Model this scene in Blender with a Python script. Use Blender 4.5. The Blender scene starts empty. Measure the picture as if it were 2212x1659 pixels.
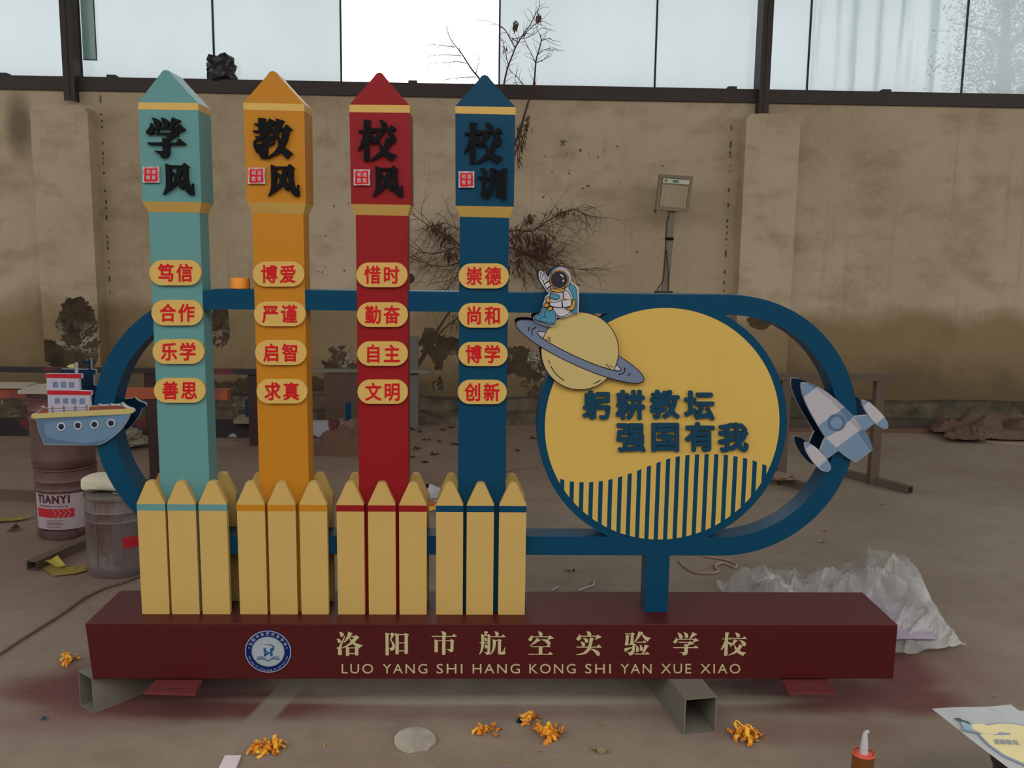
import bpy, bmesh, math, random
from mathutils import Vector, Matrix, noise
from mathutils.geometry import tessellate_polygon
R = random.Random(7)
SC = bpy.context.scene
COL = SC.collection

# ------------------------------------------------------------------ camera
F, PX, PY, CH = 2000.0, 1106.0, 829.5, 1.48
XA = Vector((0.99952766, 0.00910942, 0.02935091))
YA = Vector((-0.02768062, -0.1480419, 0.98859364))
ZA = Vector((0.01335068, -0.98893914, -0.14771982))
# rows = world axes written in camera space (x right, y down, z forward)
def ray(px, py):
    d = Vector((px - PX, py - PY, F))
    return Vector((XA.dot(d), YA.dot(d), ZA.dot(d)))
def P(px, py, Y):          # point of a photograph pixel on the upright plane y = Y
    d = ray(px, py); t = Y / d.y
    return Vector((d.x * t, Y, CH + d.z * t))
def G(px, py, Z=0.0):      # point of a photograph pixel on the level plane z = Z
    d = ray(px, py); t = (Z - CH) / d.z
    return Vector((d.x * t, d.y * t, Z))
cam = bpy.data.cameras.new('camera'); camo = bpy.data.objects.new('camera', cam); COL.objects.link(camo)
cam.sensor_width = 36.0; cam.lens = F / 2212 * 36.0; cam.clip_end = 200
right = Vector((XA.x, YA.x, ZA.x)); up = -Vector((XA.y, YA.y, ZA.y)); back = -Vector((XA.z, YA.z, ZA.z))
m = Matrix((right, up, back)).transposed().to_4x4(); m.translation = Vector((0, 0, CH))
camo.matrix_world = m
SC.camera = camo

# ------------------------------------------------------------------ light
SC.view_settings.view_transform = 'Standard'; SC.view_settings.look = 'None'
SC.view_settings.gamma = 1.0; SC.view_settings.use_curve_mapping = False
SC.view_settings.exposure = 0.33
W = bpy.data.worlds.new('sky'); SC.world = W; W.use_nodes = True
bg = W.node_tree.nodes['Background']; bg.inputs[0].default_value = (0.965, 0.99, 1.0, 1); bg.inputs[1].default_value = 2.3
def area(name, loc, rot, sx, sy, power, col):
    l = bpy.data.lights.new(name, 'AREA'); l.shape = 'RECTANGLE'; l.size = sx; l.size_y = sy; l.energy = power; l.color = col
    o = bpy.data.objects.new(name, l); COL.objects.link(o); o.location = loc; o.rotation_euler = rot
    return o

# ------------------------------------------------------------------ node helpers
def srgb(r, g, b):
    f = lambda c: (c / 255 / 12.92) if c / 255 <= 0.04045 else ((c / 255 + 0.055) / 1.055) ** 2.4
    return (f(r), f(g), f(b), 1)
class NT:
    def __init__(s, name):
        s.m = bpy.data.materials.new(name); s.m.use_nodes = True; s.t = s.m.node_tree; s.n = s.t.nodes
        s.b = s.n['Principled BSDF']; s.pos = None
    def new(s, typ, **k):
        n = s.n.new(typ)
        for a, v in k.items(): setattr(n, a, v)
        return n
    def put(s, sock, v):
        if isinstance(v, bpy.types.NodeSocket): s.t.links.new(v, sock)
        elif v is not None: sock.default_value = v
    def obj(s):
        if s.pos is None: s.pos = s.new('ShaderNodeNewGeometry').outputs['Position']
        return s.pos
    def math(s, op, a, b=None, c=None, clamp=False):
        n = s.new('ShaderNodeMath', operation=op, use_clamp=clamp)
        s.put(n.inputs[0], a); s.put(n.inputs[1], b)
        if c is not None: s.put(n.inputs[2], c)
        return n.outputs[0]
    def vm(s, op, a, b=None, out=0):
        n = s.new('ShaderNodeVectorMath', operation=op); s.put(n.inputs[0], a)
        if b is not None: s.put(n.inputs[1], b)
        return n.outputs[out]
    def noise(s, scale, detail=4, rough=0.6, vec=None, dist=0.0, out='Fac', sc=(1, 1, 1)):
        v = vec or s.obj()
        if sc != (1, 1, 1): v = s.vm('MULTIPLY', v, sc)
        n = s.new('ShaderNodeTexNoise'); s.put(n.inputs['Vector'], v)
        n.inputs['Scale'].default_value = scale; n.inputs['Detail'].default_value = detail
        n.inputs['Roughness'].default_value = rough; n.inputs['Distortion'].default_value = dist
        return n.outputs[out]
    def ramp(s, v, a, b, lo=0.0, hi=1.0, smooth=True):
        n = s.new('ShaderNodeMapRange'); n.interpolation_type = 'SMOOTHSTEP' if smooth else 'LINEAR'; n.clamp = True
        s.put(n.inputs[0], v); s.put(n.inputs[1], a); s.put(n.inputs[2], b); s.put(n.inputs[3], lo); s.put(n.inputs[4], hi)
        return n.outputs[0]
    def mix(s, f, a, b):
        n = s.new('ShaderNodeMix', data_type='RGBA'); s.put(n.inputs[0], f); s.put(n.inputs[6], a); s.put(n.inputs[7], b)
        return n.outputs[2]
    def blobs(s, items, scale, amp, lo, hi, sc=(1, 1, 1)):
        """items: (centre vec, radii vec); soft mask of ragged blobs"""
        acc = None
        for c, r in items:
            v = s.vm('SUBTRACT', s.obj(), tuple(c)); v = s.vm('MULTIPLY', v, tuple(1.0 / q for q in r))
            l = s.vm('LENGTH', v, out='Value'); l = s.math('SUBTRACT', 1.0, l)
            acc = l if acc is None else s.math('MAXIMUM', acc, l)
        nz = s.noise(scale, 6, 0.65, sc=sc)
        acc = s.math('ADD', acc, s.math('MULTIPLY', s.math('SUBTRACT', nz, 0.5), amp))
        return s.ramp(acc, lo, hi)
    def bump(s, h, strength=0.3, dist=0.01):
        n = s.new('ShaderNodeBump'); n.inputs['Strength'].default_value = strength; n.inputs['Distance'].default_value = dist
        s.put(n.inputs['Height'], h); s.put(s.b.inputs['Normal'], n.outputs[0])
    def fin(s, col=None, rough=None, metal=None, spec=None):
        s.put(s.b.inputs['Base Color'], col); s.put(s.b.inputs['Roughness'], rough)
        s.put(s.b.inputs['Metallic'], metal)
        if spec is not None: s.b.inputs['Specular IOR Level'].default_value = spec
        return s.m
MATS = {}
def paint(name, rgb, rough=0.5, metal=0.0, var=0.06, grain=0.0, spec=0.5, k=1.0):
    """plain painted surface with faint mottling; rgb is the colour as photographed, k lifts it to an albedo"""
    if name in MATS: return MATS[name]
    t = NT(name); c = srgb(*rgb); c = tuple(min(0.95, v * k) for v in c[:3]) + (1,)
    d = tuple(v * (1 - var * 2.2) for v in c[:3]) + (1,)
    t.fin(t.mix(t.noise(5, 4), c, d), rough, metal, spec)
    if grain: t.bump(t.noise(900, 2), grain, 0.0006)
    MATS[name] = t.m
    return t.m
K = 1.08
def sp(name, rgb, rough=0.45, spec=0.22): return paint(name, rgb, rough, 0, 0.03, 0.25, spec, K)

# ------------------------------------------------------------------ object helpers
def tag(o, label=None, cat=None, group=None, kind=None):
    if label: o['label'] = label
    if cat: o['category'] = cat
    if group: o['group'] = group
    if kind: o['kind'] = kind
    return o
def thing(name, label, cat, loc=(0, 0, 0), group=None, kind=None):
    o = bpy.data.objects.new(name, None); COL.objects.link(o); o.location = loc; o.empty_display_size = 0.1
    return tag(o, label, cat, group, kind)
def build(name, bm, mats, parent=None, smooth=False, recalc=True):
    """bm holds world coordinates; the object's origin goes to its lower centre"""
    if recalc: bmesh.ops.recalc_face_normals(bm, faces=bm.faces)
    me = bpy.data.meshes.new(name)
    xs = [v.co for v in bm.verts]
    lo = Vector([min(v[i] for v in xs) for i in range(3)]); hi = Vector([max(v[i] for v in xs) for i in range(3)])
    org = Vector(((lo.x + hi.x) / 2, (lo.y + hi.y) / 2, lo.z))
    for v in bm.verts: v.co -= org
    bm.to_mesh(me); bm.free()
    if not isinstance(mats, (list, tuple)): mats = [mats]
    for q in mats: me.materials.append(q)
    if smooth:
        for p in me.polygons: p.use_smooth = True
        me.set_sharp_from_angle(angle=math.radians(38))
    o = bpy.data.objects.new(name, me); COL.objects.link(o)
    o.parent = parent
    base = Vector((0, 0, 0)); q = parent
    while q: base += q.location; q = q.parent
    o.location = org - base
    return o
def box(bm, x0, x1, y0, y1, z0, z1, mi=0):
    v = [bm.verts.new((x, y, z)) for x in (x0, x1) for y in (y0, y1) for z in (z0, z1)]
    for f in ((0, 1, 3, 2), (4, 6, 7, 5), (0, 4, 5, 1), (2, 3, 7, 6), (0, 2, 6, 4), (1, 5, 7, 3)):
        bm.faces.new([v[i] for i in f]).material_index = mi
    return v
def hexa(bm, c, mi=0):   # eight corners: four front then the four behind, same order
    v = [bm.verts.new(p) for p in c]
    for f in ((0, 1, 2, 3), (7, 6, 5, 4), (0, 4, 5, 1), (1, 5, 6, 2), (2, 6, 7, 3), (3, 7, 4, 0)):
        bm.faces.new([v[i] for i in f]).material_index = mi
def bevel(bm, w, seg=1):
    bmesh.ops.bevel(bm, geom=list(bm.edges), offset=w, segments=seg, affect='EDGES', profile=0.5)
def chaikin(pts, it=2, keep=38):
    for _ in range(it):
        n = len(pts); out = []
        for i in range(n):
            a, b, c = Vector(pts[i - 1]), Vector(pts[i]), Vector(pts[(i + 1) % n])
            u, w = b - a, c - b
            if u.length < 1e-9 or w.length < 1e-9 or math.degrees(u.angle(w)) > keep: out.append(tuple(b))
            else: out += [tuple(b - u * 0.25), tuple(b + w * 0.25)]
        pts = out
    return pts
def prism(bm, xz, Y0, Y1, mi=0, holes=()):
    """xz outline on the plane Y0 pushed back to Y1"""
    loops = [xz] + list(holes)
    tris = tessellate_polygon([[Vector((x, z, 0)) for x, z in l] for l in loops])
    flat = [p for l in loops for p in l]
    a = [bm.verts.new((x, Y0, z)) for x, z in flat]; b = [bm.verts.new((x, Y1, z)) for x, z in flat]
    for t in tris:
        for s in (a, b):
            try: bm.faces.new([s[i] for i in t]).material_index = mi
            except ValueError: pass
    k = 0
    for l in loops:
        n = len(l)
        for i in range(n):
            i0, i1 = k + i, k + (i + 1) % n
            try: bm.faces.new([a[i0], a[i1], b[i1], b[i0]]).material_index = mi
            except ValueError: pass
        k += n
def plan(bm, xy, z0, z1, mi=0, holes=()):
    """xy outline raised from z0 to z1"""
    t = bmesh.new(); prism(t, xy, z0, z1, mi, holes)
    mp = {}
    for v in t.verts: mp[v] = bm.verts.new((v.co.x, v.co.z, v.co.y))
    for f in t.faces:
        try: bm.faces.new([mp[v] for v in f.verts]).material_index = mi
        except ValueError: pass
    t.free()
def pxz(pts, Y, o=(0, 0), s=1.0, it=2, keep=38):
    if it: pts = chaikin(pts, it, keep)
    out = []
    for x, y in pts:
        q = P(o[0] + x / s, o[1] + y / s, Y); out.append((q.x, q.z))
    return out
def traced(bm, polys, Y0, Y1, o, s, mi=0, it=2, keep=38):
    for i, p in enumerate(polys): prism(bm, pxz(p, Y0 - i * 2e-5, o, s, it, keep), Y0 - i * 2e-5, Y1, mi)
def ell(cx, cy, rx, ry, n=40, ang=0.0, a0=0.0, a1=2 * math.pi):
    full = abs(a1 - a0 - 2 * math.pi) < 1e-6
    out = []
    for i in range(n if full else n + 1):
        t = a0 + (a1 - a0) * i / n
        u, v = rx * math.cos(t), ry * math.sin(t)
        out.append((cx + u * math.cos(ang) - v * math.sin(ang), cy + u * math.sin(ang) + v * math.cos(ang)))
    return out
def ribbon(pts, w, closed=False):
    """outline of a constant width line through pts (one quad per stretch)"""
    if not closed and len(pts) > 2:
        for _ in range(2):
            o2 = [pts[0]]
            for a, b in zip(pts, pts[1:]): o2 += [(a[0] * .75 + b[0] * .25, a[1] * .75 + b[1] * .25), (a[0] * .25 + b[0] * .75, a[1] * .25 + b[1] * .75)]
            pts = o2 + [pts[-1]]
    qs = []; n = len(pts)
    for i in range(n if closed else n - 1):
        a, b = Vector(pts[i]), Vector(pts[(i + 1) % n]); d = b - a
        if d.length < 1e-9: continue
        d.normalize(); e = Vector((-d.y, d.x)) * w / 2; k = d * w * 0.35
        qs.append([tuple(a - k + e), tuple(b + k + e), tuple(b + k - e), tuple(a - k - e)])
    return qs
def flat(bm, polys, Y, o, s, mi=0):
    for p in polys:
        vs = [bm.verts.new((q.x, Y, q.z)) for q in (P(o[0] + x / s, o[1] + y / s, Y) for x, y in p)]
        bm.faces.new(vs).material_index = mi
def tube(bm, pts, r, n=6, mi=0, cap=True):
    rr = r if isinstance(r, (list, tuple)) else [r] * len(pts)
    rings = []
    prev = None
    for i, p in enumerate(pts):
        p = Vector(p); a = Vector(pts[max(0, i - 1)]); b = Vector(pts[min(len(pts) - 1, i + 1)])
        d = (b - a).normalized() if (b - a).length > 1e-9 else Vector((0, 0, 1))
        if prev is None: u = d.orthogonal().normalized()
        else:
            u = prev - d * prev.dot(d); u = u.normalized() if u.length > 1e-6 else d.orthogonal().normalized()
        prev = u; w = d.cross(u)
        rings.append([bm.verts.new(p + (u * math.cos(2 * math.pi * k / n) + w * math.sin(2 * math.pi * k / n)) * rr[i]) for k in range(n)])
    for a, b in zip(rings, rings[1:]):
        for k in range(n): bm.faces.new([a[k], a[(k + 1) % n], b[(k + 1) % n], b[k]]).material_index = mi
    if cap and n > 2:
        bm.faces.new(rings[0][::-1]).material_index = mi; bm.faces.new(rings[-1]).material_index = mi
def lathe(bm, c, prof, n=40, mi=0, caps=True):
    rings = [[bm.verts.new((c[0] + r * math.cos(2 * math.pi * k / n), c[1] + r * math.sin(2 * math.pi * k / n), c[2] + z)) for k in range(n)] for r, z in prof]
    for a, b in zip(rings, rings[1:]):
        for k in range(n): bm.faces.new([a[k], a[(k + 1) % n], b[(k + 1) % n], b[k]]).material_index = mi
    if caps:
        bm.faces.new(rings[0][::-1]).material_index = mi; bm.faces.new(rings[-1]).material_index = mi
def hollow(bm, a, b, w, h, t, z=0.0, mi=0):
    """hollow rectangular steel tube lying from a to b (centre line, xy), underside at z"""
    a = Vector((a[0], a[1], 0)); b = Vector((b[0], b[1], 0)); d = (b - a).normalized(); e = Vector((-d.y, d.x, 0))
    def ring(p, hw, z0, z1): return [bm.verts.new(p + e * s * hw + Vector((0, 0, q))) for s, q in ((-1, z0), (1, z0), (1, z1), (-1, z1))]
    o0, o1 = ring(a, w / 2, z, z + h), ring(b, w / 2, z, z + h)
    i0, i1 = ring(a, w / 2 - t, z + t, z + h - t), ring(b, w / 2 - t, z + t, z + h - t)
    for k in range(4):
        j = (k + 1) % 4
        for q in ((o0[k], o0[j], o1[j], o1[k]), (i0[j], i0[k], i1[k], i1[j]), (o0[j], o0[k], i0[k], i0[j]), (o1[k], o1[j], i1[j], i1[k])):
            bm.faces.new(q).material_index = mi
# text -----------------------------------------------------------------
GC = {}
def glyph(body):
    if body in GC: return GC[body]
    c = bpy.data.curves.new('t', 'FONT'); c.body = body; c.size = 1; c.extrude = 0.5; c.resolution_u = 3
    c.space_character = 1.22 if len(body) > 1 else 1.0
    o = bpy.data.objects.new('t', c); COL.objects.link(o); bpy.context.view_layer.update()
    me = bpy.data.meshes.new_from_object(o)
    vs = [tuple(v.co) for v in me.vertices]; fs = [tuple(p.vertices) for p in me.polygons]
    bpy.data.objects.remove(o); bpy.data.curves.remove(c); bpy.data.meshes.remove(me)
    xs = [v[0] for v in vs]; ys = [v[1] for v in vs]
    GC[body] = (vs, fs, min(xs), max(xs), min(ys), max(ys))
    return GC[body]
def text(bm, body, fn, bold=0.0, mi=0, nb=8):
    """fn(u, v, w) -> world point, u and v run 0..1 over the letter's box (v upward), w 0 front .. 1 back"""
    vs, fs, x0, x1, y0, y1 = glyph(body)
    x0 -= bold; x1 += bold; y0 -= bold; y1 += bold
    sh = [(0, 0)] + ([(bold * math.cos(2 * math.pi * k / nb), bold * math.sin(2 * math.pi * k / nb)) for k in range(nb)] if bold else [])
    for q, (sx, sy) in enumerate(sh):
        vv = [bm.verts.new(fn((x + sx - x0) / (x1 - x0), (y + sy - y0) / (y1 - y0), 0.5 - z + (0 if z < 0 else -q * 0.004))) for x, y, z in vs]
        for f in fs:
            try: bm.faces.new([vv[i] for i in f]).material_index = mi
            except ValueError: pass
def boxfn(x0, y0, x1, y1, Y0, Y1):
    def fn(u, v, w):
        q = P(x0 + (x1 - x0) * u, y1 + (y0 - y1) * v, Y0); return (q.x, Y0 + (Y1 - Y0) * w, q.z)
    return fn

# ================================================================== setting
YW = 7.9
def wall_mat():
    t = NT('stained_plaster'); x = t.obj()
    base = t.mix(t.ramp(t.noise(0.7, 5, 0.55), 0.3, 0.7), srgb(192, 173, 146), srgb(174, 154, 126))
    base = t.mix(t.ramp(t.noise(2.2, 6, 0.62, sc=(1, 1, 1.8)), 0.45, 0.75, 0, 0.5), base, srgb(132, 112, 84))
    base = t.mix(t.ramp(t.noise(26, 4, 0.6), 0.45, 0.75, 0, 0.22), base, srgb(196, 180, 150))
    # vertical runs under the beam
    base = t.mix(t.math('MULTIPLY', t.ramp(t.noise(7, 2, 0.5, sc=(1.6, 1, 0.10)), 0.6, 0.74), 0.13), base, srgb(98, 82, 60))
    # damp brown band low on the wall
    sep = t.new('ShaderNodeSeparateXYZ'); t.put(sep.inputs[0], x)
    zz = t.math('ADD', sep.outputs[2], t.math('MULTIPLY', t.math('SUBTRACT', t.noise(1.6, 5, 0.6), 0.5), 0.55))
    base = t.mix(t.ramp(zz, 1.08, 0.80, 0, 0.7), base, srgb(122, 98, 62))
    base = t.mix(t.ramp(zz, 0.62, 0.25, 0, 0.55), base, srgb(70, 58, 42))
    W_ = lambda px, py, rx, rz: ((P(px, py, YW).x, YW, P(px, py, YW).z), (rx, 50, rz))
    # fallen plaster showing dark render
    pl = t.blobs([W_(185, 700, .19, .26), W_(150, 770, .30, .22), W_(205, 740, .10, .4), W_(475, 700, .09, .26), W_(720, 770, .22, .16), W_(745, 740, .10, .2),
                  W_(820, 800, .5, .2), W_(980, 800, .75, .24), W_(1120, 790, .35, .22), W_(1160, 840, .4, .16), W_(600, 830, .5, .10), W_(1625, 688, .11, .09),
                  W_(885, 602, .06, .06), W_(500, 845, .5, .10), W_(940, 770, .3, .3)], 2.4, 2.3, 0.26, 0.285)
    pl = t.math('MULTIPLY', pl, t.ramp(t.noise(1.9, 5, .6, vec=t.vm('ADD', t.obj(), (11, 3, 5))), .56, .545))
    bare = t.mix(t.ramp(t.noise(5, 6, 0.7), 0.35, 0.7), srgb(88, 72, 54), srgb(56, 46, 36))
    salt = t.math('MULTIPLY', t.math('MULTIPLY', t.ramp(t.math('ABSOLUTE', t.math('SUBTRACT', t.noise(2.6, 7, 0.7, dist=.4), 0.5)), 0.03, 0.0), t.ramp(t.noise(1.9, 3, .5, sc=(1.3, 1, 1.3)), .46, .58)), t.ramp(zz, 0.85, 0.6))
    bare = t.mix(salt, bare, srgb(170, 160, 142))
    base = t.mix(pl, base, bare)
    # pin holes and nail marks
    for px, zlo, zhi in ((229, 1.0, 2.7), (1572, 0.5, 2.55)):
        xc = P(px, 450, YW).x
        dx = t.math('ABSOLUTE', t.math('ADD', t.math('SUBTRACT', sep.outputs[0], xc), t.math('MULTIPLY', t.math('SUBTRACT', t.noise(3, 2), .5), .02)))
        ln = t.math('MULTIPLY', t.ramp(dx, .011, .005), t.math('MULTIPLY', t.ramp(t.noise(22, 2, .5, sc=(.2, 1, 1)), .5, .58), t.math('MULTIPLY', t.ramp(sep.outputs[2], zlo, zlo + .1), t.ramp(sep.outputs[2], zhi, zhi - .1))))
        base = t.mix(t.math('MULTIPLY', ln, .85), base, srgb(58, 46, 34))
    holes = t.math('MULTIPLY', t.ramp(t.noise(15, 3, 0.55), 0.68, 0.71), t.blobs([W_(1230, 430, 1.2, .8), W_(700, 520, .5, .5), W_(1100, 620, 1.2, .3)], 1.5, 0.8, 0.1, 0.4))
    base = t.mix(t.math('MULTIPLY', holes, 0.8), base, srgb(58, 46, 34))
    dark_blob = t.blobs([W_(42, 268, .16, .38)], 3, 0.35, 0.0, 0.8)  # soft dark blob high at the far left of the wall
    base = t.mix(t.math('MULTIPLY', dark_blob, 0.6), base, srgb(60, 52, 42))
    t.fin(base, 0.95, spec=0.1)
    t.bump(t.math('SUBTRACT', t.noise(14, 6, 0.65), t.math('MULTIPLY', pl, 0.8)), 0.5, 0.02)
    return t.m
WALL = wall_mat()
def floor_mat():
    t = NT('workshop_concrete')
    c = t.mix(t.ramp(t.noise(0.8, 5, 0.6), 0.3, 0.7), srgb(146, 130, 114), srgb(128, 111, 96))
    c = t.mix(t.ramp(t.noise(9, 6, 0.7), 0.4, 0.75, 0, 0.3), c, srgb(96, 82, 70))
    c = t.mix(t.ramp(t.noise(3.2, 5, 0.7, sc=(1, 2.5, 1)), 0.58, 0.75, 0, 0.32), c, srgb(150, 138, 120))
    g = lambda px, py, rx, ry: ((G(px, py).x, G(px, py).y, 0), (rx, ry, 5))
    # warm paint dust towards the back left
    dust = t.blobs([g(150, 1130, 2.2, 1.6), g(600, 1010, 3.2, 1.8), g(900, 960, 2.0, 1.5)], 1.2, 0.7, 0.0, 0.7)
    c = t.mix(t.math('MULTIPLY', dust, 0.5), c, srgb(112, 82, 72))
    red = t.blobs([g(420, 1520, .75, .16), g(180, 1490, .42, .20), g(330, 1475, .6, .25), g(1820, 1500, .55, .2), g(1960, 1510, .30, .16), g(1700, 1480, .4, .1), g(1930, 1450, .2, .32)], 4.0, 0.55, 0.05, 0.62)
    c = t.mix(t.math('MULTIPLY', red, 0.85), c, srgb(92, 42, 42))
    red2 = t.blobs([g(900, 1540, 1.6, .07), g(2010, 1420, .35, .5), g(130, 1560, .5, .12), g(1750, 1580, .6, .12)], 3.5, 0.6, 0.0, 0.8)
    c = t.mix(t.math('MULTIPLY', red2, 0.35), c, srgb(110, 62, 58))
    # clean strip where a beam used to lie
    a, b = G(528, 1590), G(640, 1470); d = (b - a).normalized(); nrm = (-d.y, d.x, 0)
    off = t.vm('DOT_PRODUCT', t.vm('SUBTRACT', t.obj(), tuple(a)), nrm, out='Value')
    al = t.vm('DOT_PRODUCT', t.vm('SUBTRACT', t.obj(), tuple(a)), tuple(d), out='Value')
    strip = t.math('MULTIPLY', t.ramp(t.math('ABSOLUTE', off), 0.052, 0.034), t.math('MULTIPLY', t.ramp(al, -0.05, 0.05), t.ramp(al, 0.6, 0.4)))
    c = t.mix(t.math('MULTIPLY', strip, 0.8), c, srgb(140, 126, 112))
    pale = t.blobs([g(1050, 1512, 1.2, .05), g(1600, 1512, .35, .06)], 3, 0.3, 0.1, 0.7)
    c = t.mix(t.math('MULTIPLY', pale, 0.6), c, srgb(166, 156, 132))
    # joints
    for (x0, y0, x1, y1) in ((700, 1085, 1300, 985), (1330, 1090, 2212, 1220)):
        if x0 > 1300: continue
        a, b = G(x0, y0), G(x1, y1); d = (b - a).normalized()
        off = t.vm('DOT_PRODUCT', t.vm('SUBTRACT', t.obj(), tuple(a)), (-d.y, d.x, 0), out='Value')
        off = t.math('ADD', off, t.math('MULTIPLY', t.math('SUBTRACT', t.noise(4, 3), 0.5), 0.03))
        sx = t.new('ShaderNodeSeparateXYZ'); t.put(sx.inputs[0], t.obj())
        cr = t.math('MULTIPLY', t.ramp(t.math('ABSOLUTE', off), 0.012, 0.004), t.math('MULTIPLY', t.ramp(sx.outputs[0], -2.0, -1.0), t.ramp(sx.outputs[0], 1.3, 0.9)))
        c = t.mix(t.math('MULTIPLY', cr, 0.7), c, srgb(58, 40, 34))
    spk = t.ramp(t.noise(60, 2, 0.5), 0.735, 0.76)
    c = t.mix(t.math('MULTIPLY', spk, 0.6), c, srgb(190, 184, 172))
    t.fin(c, t.ramp(t.noise(6, 4), 0.3, 0.7, 0.55, 0.85), spec=0.3)
    t.bump(t.noise(22, 6, 0.65), 0.25, 0.006)
    return t.m
FLOOR = floor_mat()
bm = bmesh.new()
box(bm, -12, 12, -7, 8.6, -0.12, 0.0)
tag(build('floor', bm, FLOOR), 'bare stained concrete workshop floor with dark red paint overspray', 'floor', kind='structure')

zt = P(1106, 212, YW).z      # top of masonry
bm = bmesh.new(); box(bm, -12, 12, YW, YW + 0.26, 0, zt)
wall = tag(build('wall_back', bm, WALL), 'tan plastered back wall with peeling damp patches', 'wall', kind='structure')
for (a, b, top, p2) in ((74, 197, 226, .19), (1606, 1722, 246, .2)):
    x0, x1 = P(a, 400, YW - p2).x, P(b, 400, YW - p2).x; z1 = P((a + b) / 2, top, YW - p2).z
    bm = bmesh.new()
    prof = [(x0, 0), (x1, 0), (x1, z1 - .06), (x1 - .03, z1 - .015), (x1 - .09, z1), (x0 + .03, z1), (x0, z1 - .04)]
    prism(bm, prof, YW - p2, YW)
    tag(build('trim_%d' % (4 if a < 500 else 5), bm, WALL), 'tan plastered pilaster at the left of the back wall' if a < 500 else 'tan plastered pilaster right of the floodlight', 'pilaster', kind='structure')
t = NT('footing_concrete')
sxy = t.new('ShaderNodeSeparateXYZ'); t.put(sxy.inputs[0], t.obj())
c = t.mix(t.ramp(t.noise(4, 6, 0.7), 0.35, 0.7), srgb(112, 98, 80), srgb(66, 56, 46))
c = t.mix(t.math('MULTIPLY', t.ramp(t.noise(3, 5, 0.7), 0.4, 0.6), t.ramp(sxy.outputs[0], 1.8, 2.6, 0, 0.7)), c, srgb(70, 78, 62))
c = t.mix(t.ramp(t.noise(7, 5, 0.7, dist=2), 0.6, 0.66, 0, 0.6), c, srgb(156, 146, 124))
t.fin(c, 0.95, spec=0.1); t.bump(t.noise(9, 6, 0.7), 0.7, 0.03)
def ragged(x0, x1, y0, y1, z0, z1, n, amp):
    bm = bmesh.new(); rows = []
    for i in range(n + 1):
        x = x0 + (x1 - x0) * i / n
        h = noise.noise(Vector((x * 3.1, z1 * 5, 1.3))) * amp; k = noise.noise(Vector((x * 4.7, z1, 8.3))) * amp * 0.6
        rows.append([bm.verts.new(p) for p in ((x, y0 + k, z0), (x, y0 + k * 1.5, z1 + h), (x, y1, z1 + h * 0.4), (x, y1, z0))])
    for a, b in zip(rows, rows[1:]):
        for k in range(4): bm.faces.new([a[k], b[k], b[(k + 1) % 4], a[(k + 1) % 4]])
    bm.faces.new(rows[0]); bm.faces.new(rows[-1][::-1])
    return bm
fb = tag(build('baseboard_back', ragged(-9, 9, YW - .13, YW, 0, P(1106, 862, YW - .13).z, 160, .035), t.m), 'rough concrete footing ledge along the back wall', 'footing', kind='structure')
build('footing', ragged(-9, 1.6, YW - .34, YW - .13, 0, P(700, 892, YW - .34).z, 120, .04), t.m, fb)

# steel beam and columns above the masonry
STEEL = paint('dark_steel', (52, 44, 40), 0.6, 0.3, 0.12, 0, 0.4, 1.6)
bm = bmesh.new(); z0, z1 = zt - .004, P(1106, 203, YW).z - 0.0
z1 = P(1106, 206 - 22 + 0, YW).z
yb0, yb1 = YW - .03, YW + .15
box(bm, -12, 12, yb0, yb0 + .012, z0, z1); box(bm, -12, 12, yb0 + .012, yb1, z1 - .012, z1); box(bm, -12, 12, yb0 + .012, yb1, z0, z0 + .012)
trim = tag(build('trim_1', bm, STEEL), 'dark steel channel beam along the top of the wall', 'beam', kind='structure')
for px in (12, 245, 892, 1580, 1912):
    bm = bmesh.new(); c = P(px, 205, yb0 + .04); box(bm, c.x - .035, c.x + .035, yb0 + .005, yb0 + .08, z1, z1 + .02)
    build('clip', bm, STEEL, trim)
for n, (a, b, a2, b2, bot) in enumerate(((131, 173, 137, 182, 217), (1637, 1671, 1627, 1662, 243))):
    yc = YW - .1
    zb = P(a2, bot, yc).z; T = 5.6
    x0, x1 = (P(137, 190, yc).x, P(161, 190, yc).x) if n == 0 else (P(1641, 190, yc).x, P(1663, 190, yc).x)
    bm = bmesh.new(); box(bm, x0, x1, yc, yc + .012, zb, T); box(bm, x0, x1, yc + .168, yc + .18, zb, T)
    xs = x1 - .012 if n == 0 else x0 + .004
    box(bm, xs - .004, xs + .004, yc + .012, yc + .168, zb, T)
    xm = (x0 + x1) / 2; box(bm, xm - .004, xm + .004, yc - .006, yc, zb, T)
    tag(build('trim_%d' % (n + 2), bm, STEEL), ('dark steel column rising from the wall at left' if n == 0 else 'dark steel column rising from the wall right of the blue pillar'), 'column', kind='structure')

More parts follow.
